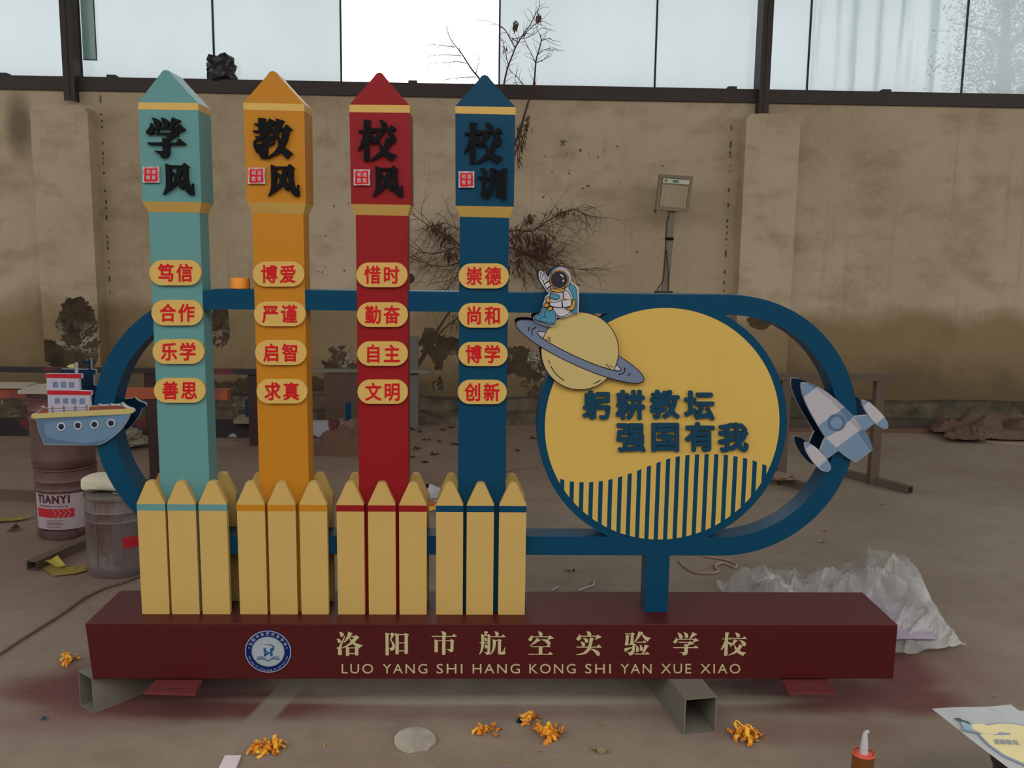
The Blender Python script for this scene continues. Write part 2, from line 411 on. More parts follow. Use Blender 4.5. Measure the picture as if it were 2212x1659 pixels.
# panes
def pane_mat(name, clear, tint, dirt):
    t = NT(name); n = t.n
    tr = t.new('ShaderNodeBsdfTransparent'); tl = t.new('ShaderNodeBsdfTranslucent'); gl = t.new('ShaderNodeBsdfGlossy'); gl.inputs['Roughness'].default_value = .15
    col = t.mix(t.ramp(t.noise(1.3, 4, sc=(1, 1, .4)), 0.35, 0.7, 0, 0.3), srgb(*tint), srgb(*[int(v * 0.95) for v in tint]))
    if dirt:
        st = t.math('MULTIPLY', t.ramp(t.noise(9, 3, 0.6, sc=(1, 1, 0.04)), 0.5, 0.68), dirt)
        col = t.mix(st, col, srgb(150, 158, 160))
    t.put(tr.inputs[0], col); t.put(tl.inputs[0], col)
    m1 = t.new('ShaderNodeMixShader'); m1.inputs[0].default_value = 1 - clear
    t.t.links.new(tr.outputs[0], m1.inputs[1]); t.t.links.new(tl.outputs[0], m1.inputs[2])
    m2 = t.new('ShaderNodeMixShader'); m2.inputs[0].default_value = 0.03
    t.t.links.new(m1.outputs[0], m2.inputs[1]); t.t.links.new(gl.outputs[0], m2.inputs[2])
    t.t.links.new(m2.outputs[0], n['Material Output'].inputs[0]); n.remove(t.b)
    return t.m
FROST = pane_mat('frosted_sheet', 0.62, (184, 188, 189), 0.0)
FROSTD = pane_mat('streaked_sheet', 0.62, (184, 188, 189), 0.55)
CLEAR = pane_mat('clear_sheet', 0.98, (254, 255, 255), 0.0)
GREEN = pane_mat('greenish_strip', 0.6, (172, 184, 178), 0.3)
SEAL = paint('black_seal', (40, 42, 44), 0.7)
yp = YW + .10
ZBEAM = z1
bays = (('window_1', 'bay of frosted sheets left of the left steel column', ((-960, -660, FROST), (-660, -360, FROST), (-360, -60, FROST), (-60, 150, FROST))),
        ('window_2', 'long bay of frosted sheets between the two steel columns', ((165, 463, FROST), (463, 737, FROST), (737, 1078, CLEAR), (1078, 1415, FROST), (1415, 1645, FROST))),
        ('window_3', 'bay of streaked frosted sheets right of the right steel column', ((1652, 1745, FROST), (1745, 2080, FROSTD), (2080, 2420, FROST), (2420, 2760, FROST), (2760, 3100, FROST))))
for nm, lab, ps in bays:
    w = thing(nm, lab, 'window', (P((ps[0][0] + ps[-1][1]) / 2, 190, yp).x, yp, z1), kind='structure')
    for k, (a, b, mt) in enumerate(ps):
        xa, xb = P(a, 150, yp).x, P(b, 150, yp).x
        bm = bmesh.new(); box(bm, xa + .008, xb - .003, yp, yp + .006, z1 - .005, 5.6)
        build('pane', bm, mt, w)
        bm = bmesh.new(); box(bm, xb - .006, xb + .008, yp - .008, yp + .01, z1 - .005, 5.6)
        build('joint_strip', bm, SEAL, w)
    if nm == 'window_2':
        q0, q1 = P(180, 130, yp - .03), P(208, 130, yp - .03)
        bm = bmesh.new(); box(bm, q0.x, q1.x, yp - .03, yp - .026, q0.z, 5.6); build('pane', bm, GREEN, w)
        bm = bmesh.new(); box(bm, q1.x, q1.x + .006, yp - .032, yp - .024, q0.z, 5.6); box(bm, q0.x, q1.x, yp - .032, yp - .024, q0.z, q0.z + .006); build('joint_strip', bm, SEAL, w)
ADDED_WALL = paint('added_wall_render', (120, 114, 104), 0.9, 0, .1, 0, .1)  # unseen rear and side walls, added to darken reflections and cut side light
for nm, lab, d in (('added_wall_front', 'unseen wall behind the viewer, added to darken reflections on the sign', (-12, 12, -7.1, -6.9, 0, 4.6)), ('added_wall_left', 'unseen side wall far to the left, added to cut incoming light', (-11.1, -10.9, -6.9, 7.5, 0, 3.2)), ('added_wall_right', 'unseen side wall far to the right, added to cut incoming light', (10.9, 11.1, -6.9, 7.5, 0, 3.2))):
    bm = bmesh.new(); box(bm, *d); tag(build(nm, bm, ADDED_WALL), lab, 'wall', kind='structure')
# shed roof, above the frame
bm = bmesh.new(); box(bm, -11, 11, -0.6, 8.5, 5.6, 5.66)
tag(build('ceiling', bm, paint('roof_sheet', (120, 118, 112), 0.8)), 'grey sheet roof of the open workshop', 'ceiling', kind='structure')

# ================================================================== tree outside
LEAFG = paint('tree_leaf', (58, 90, 60), 0.7, 0, 0.2, 0, 0.2, 1.0); BARK = paint('bark', (84, 70, 56), 0.9)
def outside_tree():
    c = P(2185, 90, 11.5)
    r = thing('leafy_tree', 'hazy green tree seen through the right-hand frosted pane', 'tree', (c.x, 11.5, 0))
    bm = bmesh.new(); tube(bm, [(c.x, 11.5, 0), (c.x + .1, 11.5, 2), (c.x - .05, 11.5, 3.4), (c.x - .1, 11.5, 4.6)], [.16, .13, .09, .03], 8)
    for k in range(14):
        a = R.uniform(0, 6.28); z = R.uniform(2.0, 4.3); l = R.uniform(.5, .95)
        tube(bm, [(c.x, 11.5, z), (c.x + math.cos(a) * l * .5, 11.5 + math.sin(a) * l * .5, z + .25), (c.x + math.cos(a) * l, 11.5 + math.sin(a) * l, z + .35)], [.04, .025, .01], 5)
    build('trunk', bm, BARK, r)
    bm = bmesh.new()
    for k in range(170):
        a = R.uniform(0, 6.28); e = R.uniform(-1, 1); rad = R.uniform(.3, 1.0)
        cc = Vector((c.x + math.cos(a) * .85 * rad * math.sqrt(1 - e * e), 11.5 + math.sin(a) * .8 * rad * math.sqrt(1 - e * e), 3.75 + e * 1.35 * rad + .2))
        for j in range(60):
            p = cc + Vector((R.gauss(0, .12), R.gauss(0, .12), R.gauss(0, .12)))
            d = Vector((R.gauss(0, 1), R.gauss(0, 1), R.gauss(-.3, 1))).normalized(); s = d.orthogonal().normalized() * .011; l = R.uniform(.05, .09)
            vs = [bm.verts.new(p), bm.verts.new(p + d * l * .5 + s), bm.verts.new(p + d * l), bm.verts.new(p + d * l * .5 - s)]
            bm.faces.new(vs)
    o = build('foliage', bm, LEAFG, r, recalc=False); o['kind'] = 'stuff'
outside_tree()

# ================================================================== the school sign
TEAL = sp('teal_paint', (88, 134, 132)); ORANGE = sp('orange_paint', (176, 114, 22)); RED = sp('red_paint', (132, 16, 22)); BLUE = sp('blue_paint', (0, 58, 84), 0.36, 0.2)
YEL = sp('yellow_paint', (186, 152, 86), 0.5); YEL2 = sp('plaque_yellow', (196, 158, 84), 0.55); MAROON = sp('maroon_paint', (72, 15, 17), 0.42, 0.3)
DISC = sp('disc_yellow', (194, 158, 78), 0.5); BLK = paint('black_acrylic', (12, 11, 13), 0.6, spec=.12); TXR = sp('red_vinyl', (186, 18, 26)); CREAM = sp('cream_vinyl', (178, 168, 126))
SLETTER = sp('blue_acrylic', (12, 56, 78)); WHITE = sp('white_print', (176, 172, 174))
YB, YBB, ZB = 2.7656, 3.0446, 0.3038
YP, YPB = 2.864, 2.952          # shaft front and back
YH, YHB = 2.846, 2.972          # head front and back
sign = thing('school_sign', 'large school sign of four coloured pillars, blue ring frame and yellow disc', 'sign', (0.05, 2.9, 0.12))

# base
bm = bmesh.new()
fr = [P(183, 1345, YB), P(1940, 1350, YB), P(1930, 1467, YB), P(200, 1466, YB)]
for q, z in zip(fr, (ZB, ZB, .12, .12)): q.z = z
hexa(bm, [tuple(q) for q in fr] + [(q.x, YBB, q.z) for q in fr]); bevel(bm, .0025)
base = build('base', bm, MAROON, sign)
for (c, slot, y1) in (([(310, 1497), (422, 1500), (436, 1468), (345, 1466)], [(338, 1489), (408, 1490), (412, 1483), (346, 1483)], 0), ([(1705, 1498), (1808, 1498), (1790, 1470), (1689, 1470)], [(1713, 1487), (1782, 1487), (1778, 1480), (1711, 1480)], 0)):
    z = .112; q = [G(px, py, z) for px, py in c]; s = [G(px, py, z) for px, py in slot]
    q[2].y = q[3].y = YB + .06
    bm = bmesh.new(); plan(bm, [(v.x, v.y) for v in q], z - .005, z + .003, 0, [chaikin([(v.x, v.y) for v in s], 2, 180)])
    build('mounting_plate', bm, sp('plate_maroon', (98, 44, 42), .5), sign)['label'] = 'red slotted mounting plate'

# ring frame
zt_, zb_ = (P(1600, 640, YP).z + P(460, 622, YP).z) / 2, (P(1500, 1201.8, YP).z + P(1160, 1197.5, YP).z) / 2
Rr = (zt_ - zb_) / 2; zc = (zt_ + zb_) / 2; xr = P(1853, 905, YP).x - Rr; xl = P(199, 870, YP).x + Rr; bw = P(1600, 640, YP).z - P(1600, 683, YP).z
def stadium(r, n=44):
    o = []
    for i in range(n + 1):
        a = math.pi / 2 - math.pi * i / n; o.append((xr + r * math.cos(a), zc + r * math.sin(a)))
    for i in range(n + 1):
        a = -math.pi / 2 - math.pi * i / n; o.append((xl + r * math.cos(a), zc + r * math.sin(a)))
    return o
bm = bmesh.new(); o_, i_ = stadium(Rr), stadium(Rr - bw); n = len(o_); YF0, YF1 = YP + .0006, YPB - .001
rings = [[bm.verts.new((x, y, z)) for x, z in l] for l, y in ((o_, YF0), (o_, YF1), (i_, YF1), (i_, YF0))]
for a in range(4):
    for k in range(n): bm.faces.new([rings[a][k], rings[a][(k + 1) % n], rings[(a + 1) % 4][(k + 1) % n], rings[(a + 1) % 4][k]])
bevel_e = [e for e in bm.edges if abs(e.verts[0].co.y - e.verts[1].co.y) < 1e-6]
ringf = build('ring_frame', bm, BLUE, sign, smooth=True)
a, b = P(1392.5, 1322, YP + .001), P(1442, 1322, YP + .001)
bm = bmesh.new(); box(bm, a.x, b.x, YP + .001, YPB, ZB, zb_ + .01); build('post', bm, BLUE, sign)

# pillars
def pillar(col, apex, sL, sR, bbL, bbR, hL, hR, tL, tR, fL, fR, band=YEL2):
    bm = bmesh.new()
    ax, ay = apex
    out = [sL, (ax - 13, ay + 11), (ax - 7, ay + 2.5), (ax, ay), (ax + 7, ay + 2.5), (ax + 13, ay + 11), sR, hR, hL]
    hd = pxz(out, YH, it=0)
    prism(bm, hd, YH, YHB)
    tl, tr, fl, fr_ = (P(*q, YP) for q in (tL, tR, fL, fR)); fl.z = fr_.z = ZB
    hexa(bm, [(tl.x, YP, tl.z), (tr.x, YP, tr.z), (fr_.x, YP, ZB), (fl.x, YP, ZB), (tl.x, YPB, tl.z), (tr.x, YPB, tr.z), (fr_.x, YPB, ZB), (fl.x, YPB, ZB)])
    p = build('pillar', bm, col, sign)
    hl, hr = P(*hL, YH), P(*hR, YH)
    bm = bmesh.new(); hexa(bm, [(hl.x, YH - .0004, hl.z), (hr.x, YH - .0004, hr.z), (tr.x + .0004, YP - .0004, tr.z), (tl.x - .0004, YP - .0004, tl.z), (hl.x, YHB, hl.z), (hr.x, YHB, hr.z), (tr.x + .0004, YPB, tr.z), (tl.x - .0004, YPB, tl.z)])
    build('collar', bm, band, p)['label'] = 'yellow tapered collar'
    a, b, c, d = (P(*q, YH - .0005) for q in (sL, sR, bbR, bbL)); e = .0004
    bm = bmesh.new(); hexa(bm, [(a.x - e, YH - .0005, a.z), (b.x + e, YH - .0005, b.z), (c.x + e, YH - .0005, c.z), (d.x - e, YH - .0005, d.z), (a.x - e, YHB + e, a.z), (b.x + e, YHB + e, b.z), (c.x + e, YHB + e, c.z), (d.x - e, YHB + e, d.z)])
    build('band', bm, band, p)['label'] = 'yellow band under the point'
    return p
PIL = [pillar(TEAL, (358, 150.5), (298.5, 221), (427.5, 222.5), (298.8, 236), (427.8, 238), (306.5, 435), (435, 436.5), (321, 458), (431, 459.5), (346.5, 1060), (453.5, 1060)),
       pillar(ORANGE, (589, 153), (525.8, 222), (657, 224.5), (526, 236.7), (657.3, 240.2), (533, 437), (660.5, 439), (544.6, 459.5), (655, 463.5), (561, 1060), (668, 1060)),
       pillar(RED, (819.5, 156.6), (754.5, 226), (884.5, 227.3), (755, 242.3), (885, 243.6), (758.5, 440.4), (886.5, 442.8), (768.5, 464), (879.7, 466.5), (775.7, 1060), (881.8, 1060)),
       pillar(BLUE, (1047, 161.5), (983.4, 229.3), (1113.4, 231.4), (984, 244.7), (1113.4, 248), (984.2, 444.4), (1110, 446.8), (993.2, 468), (1099.9, 470.7), (988.3, 1060), (1092, 1060))]

XUE = [[(232,248),(285,268),(330,385),(350,400),(345,560),(320,640),(270,690),(220,702),(150,680),(95,630),(82,570),(110,510),(180,450),(220,380),(236,320)],
 [(285,55),(400,75),(500,125),(570,180),(610,235),(620,310),(590,370),(530,400),(415,385),(380,300),(340,170)],
 [(615,48),(700,70),(800,115),(870,180),(905,235),(910,300),(870,385),(730,385),(680,320),(660,200)],
 [(1015,48),(1310,160),(1310,195),(1230,225),(1040,385),(1050,400),(910,400),(950,270)],
 [(330,385),(1170,400),(1170,470),(340,475)],
 [(1270,280),(1490,490),(1440,540),(1240,600),(1220,650),(1130,660),(1130,560),(1150,400)],
 [(1040,485),(1255,705),(1240,720),(1130,760),(990,820),(920,920),(900,960),(800,900),(810,810),(870,700),(980,560)],
 [(465,460),(530,460),(530,620),(465,620)], [(350,598),(940,598),(880,680),(390,660)],
 [(660,790),(815,805),(920,930),(920,1040),(935,1250),(925,1380),(880,1450),(800,1510),(700,1525),(620,1500),(590,1400),(510,1330),(420,1290),(370,1245),(680,1260),(670,1000)],
 [(115,948),(1160,962),(1170,1040),(170,1030)], [(1260,805),(1500,1000),(1480,1040),(1130,1040),(1160,962)]]
FENG = [[(310,235),(530,310),(540,700),(550,1050),(520,1180),(450,1320),(350,1420),(245,1495),(205,1465),(270,1350),(320,1200),(335,1000),(325,600)],
 [(520,310),(960,318),(980,405),(530,400)],
 [(1058,210),(1255,380),(1240,405),(1200,430),(1205,700),(1225,900),(1260,1080),(1310,1200),(1340,1160),(1365,1040),(1400,1030),(1425,1055),(1420,1250),(1450,1350),(1455,1450),(1430,1500),(1350,1520),(1250,1480),(1140,1370),(1060,1180),(1020,1000),(990,700),(980,405),(950,330)],
 [(535,520),(730,660),(880,820),(1010,980),(1045,1140),(1030,1240),(960,1278),(890,1240),(850,1150),(700,860),(560,670)],
 [(780,440),(975,495),(965,620),(900,810),(850,950),(740,1110),(600,1250),(500,1330),(440,1330),(520,1180),(640,980),(740,640)]]
JIAO = [[(285,70),(555,95),(555,130),(500,210),(500,560),(300,560)], [(130,270),(310,275),(310,350),(190,345),(150,320)],
 [(490,210),(545,180),(620,225),(680,90),(915,200),(890,260),(840,310),(770,420),(870,505),(860,600),(640,605),(480,590)],
 [(80,515),(860,515),(860,600),(130,595)], [(420,570),(640,600),(540,720),(500,810),(400,820),(280,900),(150,1000),(80,970),(230,800),(350,700)],
 [(150,720),(520,720),(480,800),(230,800)], [(640,620),(790,755),(870,880),(790,920),(750,860),(680,870),(650,940),(500,870),(520,800)],
 [(400,855),(520,860),(650,930),(630,1400),(580,1490),(500,1545),(400,1545),(370,1500),(340,1400),(300,1370),(210,1300),(400,1290)],
 [(100,1020),(410,1000),(420,1200),(250,1230),(210,1300),(170,1230)], [(610,970),(890,950),(880,990),(760,1060),(610,1115)],
 [(925,85),(1225,180),(1215,215),(1160,260),(1115,430),(1060,560),(1000,680),(940,790),(790,920),(750,860),(830,640),(870,505),(905,250)],
 [(1090,430),(1220,435),(1200,520),(1060,520)],
 [(1300,300),(1505,480),(1490,515),(1410,540),(1390,700),(1340,900),(1230,1110),(1100,1310),(900,1420),(640,1545),(570,1500),(780,1370),(930,1210),(1010,1060),(1090,890),(1150,540),(1210,430)],
 [(1000,680),(1090,890),(1120,1000),(1020,1060),(990,930),(950,780)], [(1230,1110),(1530,1350),(1510,1380),(1420,1430),(1350,1550),(1310,1540),(1210,1430),(1100,1300),(1010,1060)]]
XIAO = [[(250,140),(510,170),(500,225),(465,240),(455,1000),(450,1590),(400,1620),(255,1620),(250,1000)], [(50,520),(260,515),(260,600),(70,590)],
 [(450,470),(510,400),(580,450),(700,450),(660,570),(600,595),(450,600)], [(250,600),(460,620),(300,1000),(190,1130),(60,1255),(30,1250),(60,1170),(150,980),(210,750)],
 [(440,620),(560,680),(650,770),(700,850),(640,930),(540,945),(400,900)], [(815,150),(900,160),(1000,200),(1080,280),(1095,350),(1095,460),(890,460),(880,350),(850,240)],
 [(570,445),(1160,455),(1240,320),(1425,480),(1410,525),(1170,530),(580,530)], [(715,500),(870,540),(990,605),(970,660),(900,700),(820,850),(740,950),(550,1050),(545,1030),(640,860),(700,700)],
 [(1050,530),(1220,530),(1240,585),(1340,670),(1400,760),(1405,880),(1370,960),(1300,990),(1220,990),(1160,900),(1190,820),(1120,680)],
 [(1040,790),(1190,820),(1230,980),(1170,1130),(1085,1260),(950,1400),(780,1510),(520,1620),(470,1600),(680,1420),(850,1250),(960,1080),(1020,930)],
 [(800,880),(860,1010),(940,1130),(1085,1260),(1240,1340),(1435,1410),(1420,1450),(1330,1510),(1260,1625),(1160,1580),(960,1410),(850,1250),(820,1100),(750,950)]]
XUN = [[(315,235),(450,240),(530,290),(590,370),(585,450),(550,530),(560,600),(430,600),(440,520),(380,370)],
 [(230,575),(430,575),(560,580),(720,610),(1190,600),(1190,690),(700,680),(570,690),(240,635)], [(385,630),(565,640),(560,1100),(690,1045),(660,1150),(560,1290),(460,1430),(420,1430),(350,1330),(315,1240),(385,1180)],
 [(720,230),(935,260),(930,300),(890,330),(880,800),(865,1050),(810,1250),(700,1400),(550,1490),(540,1480),(640,1200),(690,1050),(705,800)],
 [(940,290),(1160,325),(1155,370),(1125,400),(1120,1350),(1000,1380),(935,1360),(935,800)], [(1205,230),(1430,270),(1415,310),(1385,340),(1370,1000),(1360,1440),(1300,1510),(1180,1510),(1165,1480),(1180,900)]]
for pil, items in ((PIL[0], ((XUE, (310, 250), 16.59), (FENG, (340, 340), 18.43))), (PIL[1], ((JIAO, (540, 250), 16.59), (FENG, (567.3, 342.1), 18.2))),
                   (PIL[2], ((XIAO, (770.5, 249.7), 16.59), (FENG, (794, 345.6), 18.9))), (PIL[3], ((XIAO, (1000, 255), 16.59), (XUN, (1020, 350), 18.43)))):
    for polys, o, s in items:
        bm = bmesh.new(); traced(bm, polys, YH - .011, YH, o, s)
        build('character', bm, BLK, pil)['label'] = 'black raised character'

# red seals
for pil, (x0, y0, x1, y1) in zip(PIL, ((308.3, 360, 343.6, 394.5), (535.5, 362, 572, 397.3), (763.8, 366, 799, 400.6), (990.6, 370, 1024.5, 405.5))):
    Y = YH - .008; w, h = x1 - x0, y1 - y0
    bm = bmesh.new(); prism(bm, pxz([(x0, y0), (x1, y0), (x1, y1), (x0, y1)], Y, it=0), Y, YH, 0)
    q = [(.10, .09), (.5, .11), (.9, .08), (.91, .5), (.93, .9), (.5, .92), (.12, .93), (.07, .85), (.1, .5)]
    prism(bm, pxz([(x0 + u * w, y0 + v * h) for u, v in q], Y - .0004, it=0), Y - .0004, Y, 1)
    for a, b, c, d in ((.1, .02, .38, .05), (.55, .02, .88, .05), (.03, .18, .055, .5), (.955, .3, .98, .7), (.15, .955, .85, .985)):
        prism(bm, pxz([(x0 + a * w, y0 + b * h), (x0 + c * w, y0 + b * h), (x0 + c * w, y0 + d * h), (x0 + a * w, y0 + d * h)], Y - .0004, it=0), Y - .0004, Y, 1)
    for ch, u, v in (('和', .34, .32), ('谐', .67, .32), ('教', .34, .68), ('育', .67, .68)):
        text(bm, ch, boxfn(x0 + (u - .125) * w, y0 + (v - .14) * h, x0 + (u + .125) * w, y0 + (v + .14) * h, Y - .0008, Y - .0004), .004, 2, 4)
    build('seal', bm, [WHITE, TXR, WHITE], pil)['label'] = 'small red and white square seal'

# plaques
PLQ = [[((322.6, 561.8, 434.5, 616.4), '笃信'), ((327, 648, 438, 703), '合作'), ((329.5, 733, 441, 786), '乐学'), ((332.4, 817, 443.5, 870), '善思')],
       [((546, 565, 657.3, 619), '博爱'), ((548.6, 651.4, 660, 704.5), '严谨'), ((551, 735, 662, 788.5), '启智'), ((554, 819, 663.7, 871.6), '求真')],
       [((769.9, 567, 880.2, 620.4), '惜时'), ((771, 653.3, 881, 706.3), '勤奋'), ((771.7, 737.6, 881, 790), '自主'), ((772.3, 820.4, 881, 872.4), '文明')],
       [((990.8, 569, 1099, 623), '崇德'), ((990.6, 654.9, 1098, 707.7), '尚和'), ((990, 739, 1096.7, 790.7), '博学'), ((988.7, 821, 1094.8, 873), '创新')]]
for pil, rows in zip(PIL, PLQ):
    for (x0, y0, x1, y1), wd in rows:
        Y = YP - .011; r = (y1 - y0) / 2; cy = (y0 + y1) / 2
        out = ell(x1 - r, cy, r, r, 16, 0, -math.pi / 2, math.pi / 2) + ell(x0 + r, cy, r, r, 16, 0, math.pi / 2, 1.5 * math.pi)
        bm = bmesh.new(); prism(bm, pxz(out, Y, it=0), Y, YP); build('plaque', bm, YEL2, pil)
        cx = (x0 + x1) / 2
        for k, ch in enumerate(wd):
            c = cx + (-20.8 if k == 0 else 19.6)
            _, _, a, b, lo, hi = glyph(ch); gw, gh = 36.5 * (b - a + .04), 41 * (hi - lo + .04)
            yc = cy - 41 * ((hi + lo) / 2 - .38)
            bm = bmesh.new(); text(bm, ch, boxfn(c + 36.5 * ((a + b) / 2 - .485) - gw / 2, yc - gh / 2, c + 36.5 * ((a + b) / 2 - .485) + gw / 2, yc + gh / 2, Y - .0012, Y), .024)
            build('character', bm, TXR, pil)['label'] = 'red character'

# pickets
TOPY = 1040.5
PK = [((307, 366.2), (371.5, 431), (438, 497), TEAL), ((518.8, 577.8), (584.3, 643), (651.5, 710), ORANGE), ((730.4, 788.3), (797, 855.2), (863.2, 921.6), RED), ((941.8, 999.3), (1007, 1064.8), (1075.8, 1133.4), BLUE)]
def picket(x0, x1, Y0, Y1, Yb, bandm, bandfront):
    w = x1 - x0; c = (x0 + x1) / 2; zs = P(700, 1089, 2.84).z; ztop = P(700, TOPY + 1, 2.84).z
    out = [(x0, ZB), (x1, ZB), (x1, zs)] + [(c + w * .195, ztop - .013), (c + w * .15, ztop - .004), (c + w * .08, ztop), (c - w * .08, ztop), (c - w * .15, ztop - .004), (c - w * .195, ztop - .013)] + [(x0, zs)]
    bm = bmesh.new(); prism(bm, out, Y0, Y1)
    p = build('picket', bm, YEL, sign)
    zb0, zb1 = P(700, 1104.5, 2.84).z, P(700, 1091, 2.84).z; e = .0006
    bm = bmesh.new()
    if bandfront: box(bm, x0 - e, x1 + e, Y0 - e, Y0 + (Y1 - Y0) * .98, zb0, zb1)
    else: box(bm, x0 - e, x1 + e, Y0 + (Y1 - Y0) * .3, Y1 + e, zb0, zb1)
    build('band', bm, bandm, p)['label'] = 'narrow painted band'
for g in PK:
    for a, b in g[:3]:
        x0, x1 = P(a, 1327.5, 2.84).x, P(b, 1327.5, 2.84).x
        picket(x0, x1, 2.84, 2.8632, 0, g[3], True)
        picket(x0, x1, 2.953, 2.976, 0, g[3], False)

# disc
YD = YP + .0004
dc = P(1430, 916, YD); rx = (P(1683.5, 916, YD).x - P(1177, 916, YD).x) / 2; ro = (P(1701.5, 916, YD).x - P(1162, 916, YD).x) / 2
dcx = (P(1683.5, 916, YD).x + P(1177, 916, YD).x) / 2; dzt, dzb = P(1432, 660, YD).z, P(1430, 1170, YD).z; dcz = (dzt + dzb) / 2
bm = bmesh.new(); prism(bm, [(dcx + ro * math.cos(6.28319 * k / 128), dcz + ro * math.sin(6.28319 * k / 128)) for k in range(128)], YD, YPB - .0005)
disc = build('disc', bm, BLUE, sign, smooth=True)
bm = bmesh.new(); prism(bm, [(dcx + rx * math.cos(6.28319 * k / 128), dcz + rx * math.sin(6.28319 * k / 128)) for k in range(128)], YD - .0012, YD)
build('face_sheet', bm, DISC, disc)['label'] = 'round yellow face'
tops = [1168, 1185, 1190, 1190, 1186, 1175, 1160, 1140, 1117, 1092, 1068, 1045, 1028, 1018, 1012, 1010, 1010, 1014, 1022, 1033, 1050, 1073, 1098]
for k in range(22):
    x0 = 208 + 61.62 * k; x1 = x0 + 26.5
    q0, q1 = P(1140 + x0 / 2.962, 640 + tops[k] / 2.962, YD - .002), P(1140 + x1 / 2.962, 640 + (tops[k] + (tops[k + 1] - tops[k]) * .43) / 2.962, YD - .002)
    zz = lambda x: dcz - math.sqrt(max(0, (rx + .004) ** 2 - (x - dcx) ** 2))
    if zz(q0.x) > q0.z: zz0 = q0.z - .012
    else: zz0 = zz(q0.x)
    bm = bmesh.new(); prism(bm, [(q0.x, q0.z), (q1.x, q1.z), (q1.x, min(q1.z - .004, zz(q1.x))), (q0.x, zz0)], YD - .002, YD - .0012)
    build('stripe', bm, BLUE, disc)
BIGT = (('躬', 350, 603, 530, 790), ('耕', 563, 600, 752, 792), ('教', 783, 600, 975, 786), ('坛', 1003, 605, 1198, 796), ('强', 568, 815, 757, 1000), ('国', 793, 812, 970, 997), ('有', 1008, 805, 1198, 995), ('我', 1220, 810, 1415, 998))
for ch, x0, y0, x1, y1 in BIGT:
    bm = bmesh.new(); text(bm, ch, boxfn(1140 + x0 / 2.962, 640 + y0 / 2.962, 1140 + x1 / 2.962, 640 + y1 / 2.962, YD - .011, YD - .001), .034)
    build('character', bm, SLETTER, disc)['label'] = 'dark blue raised character'

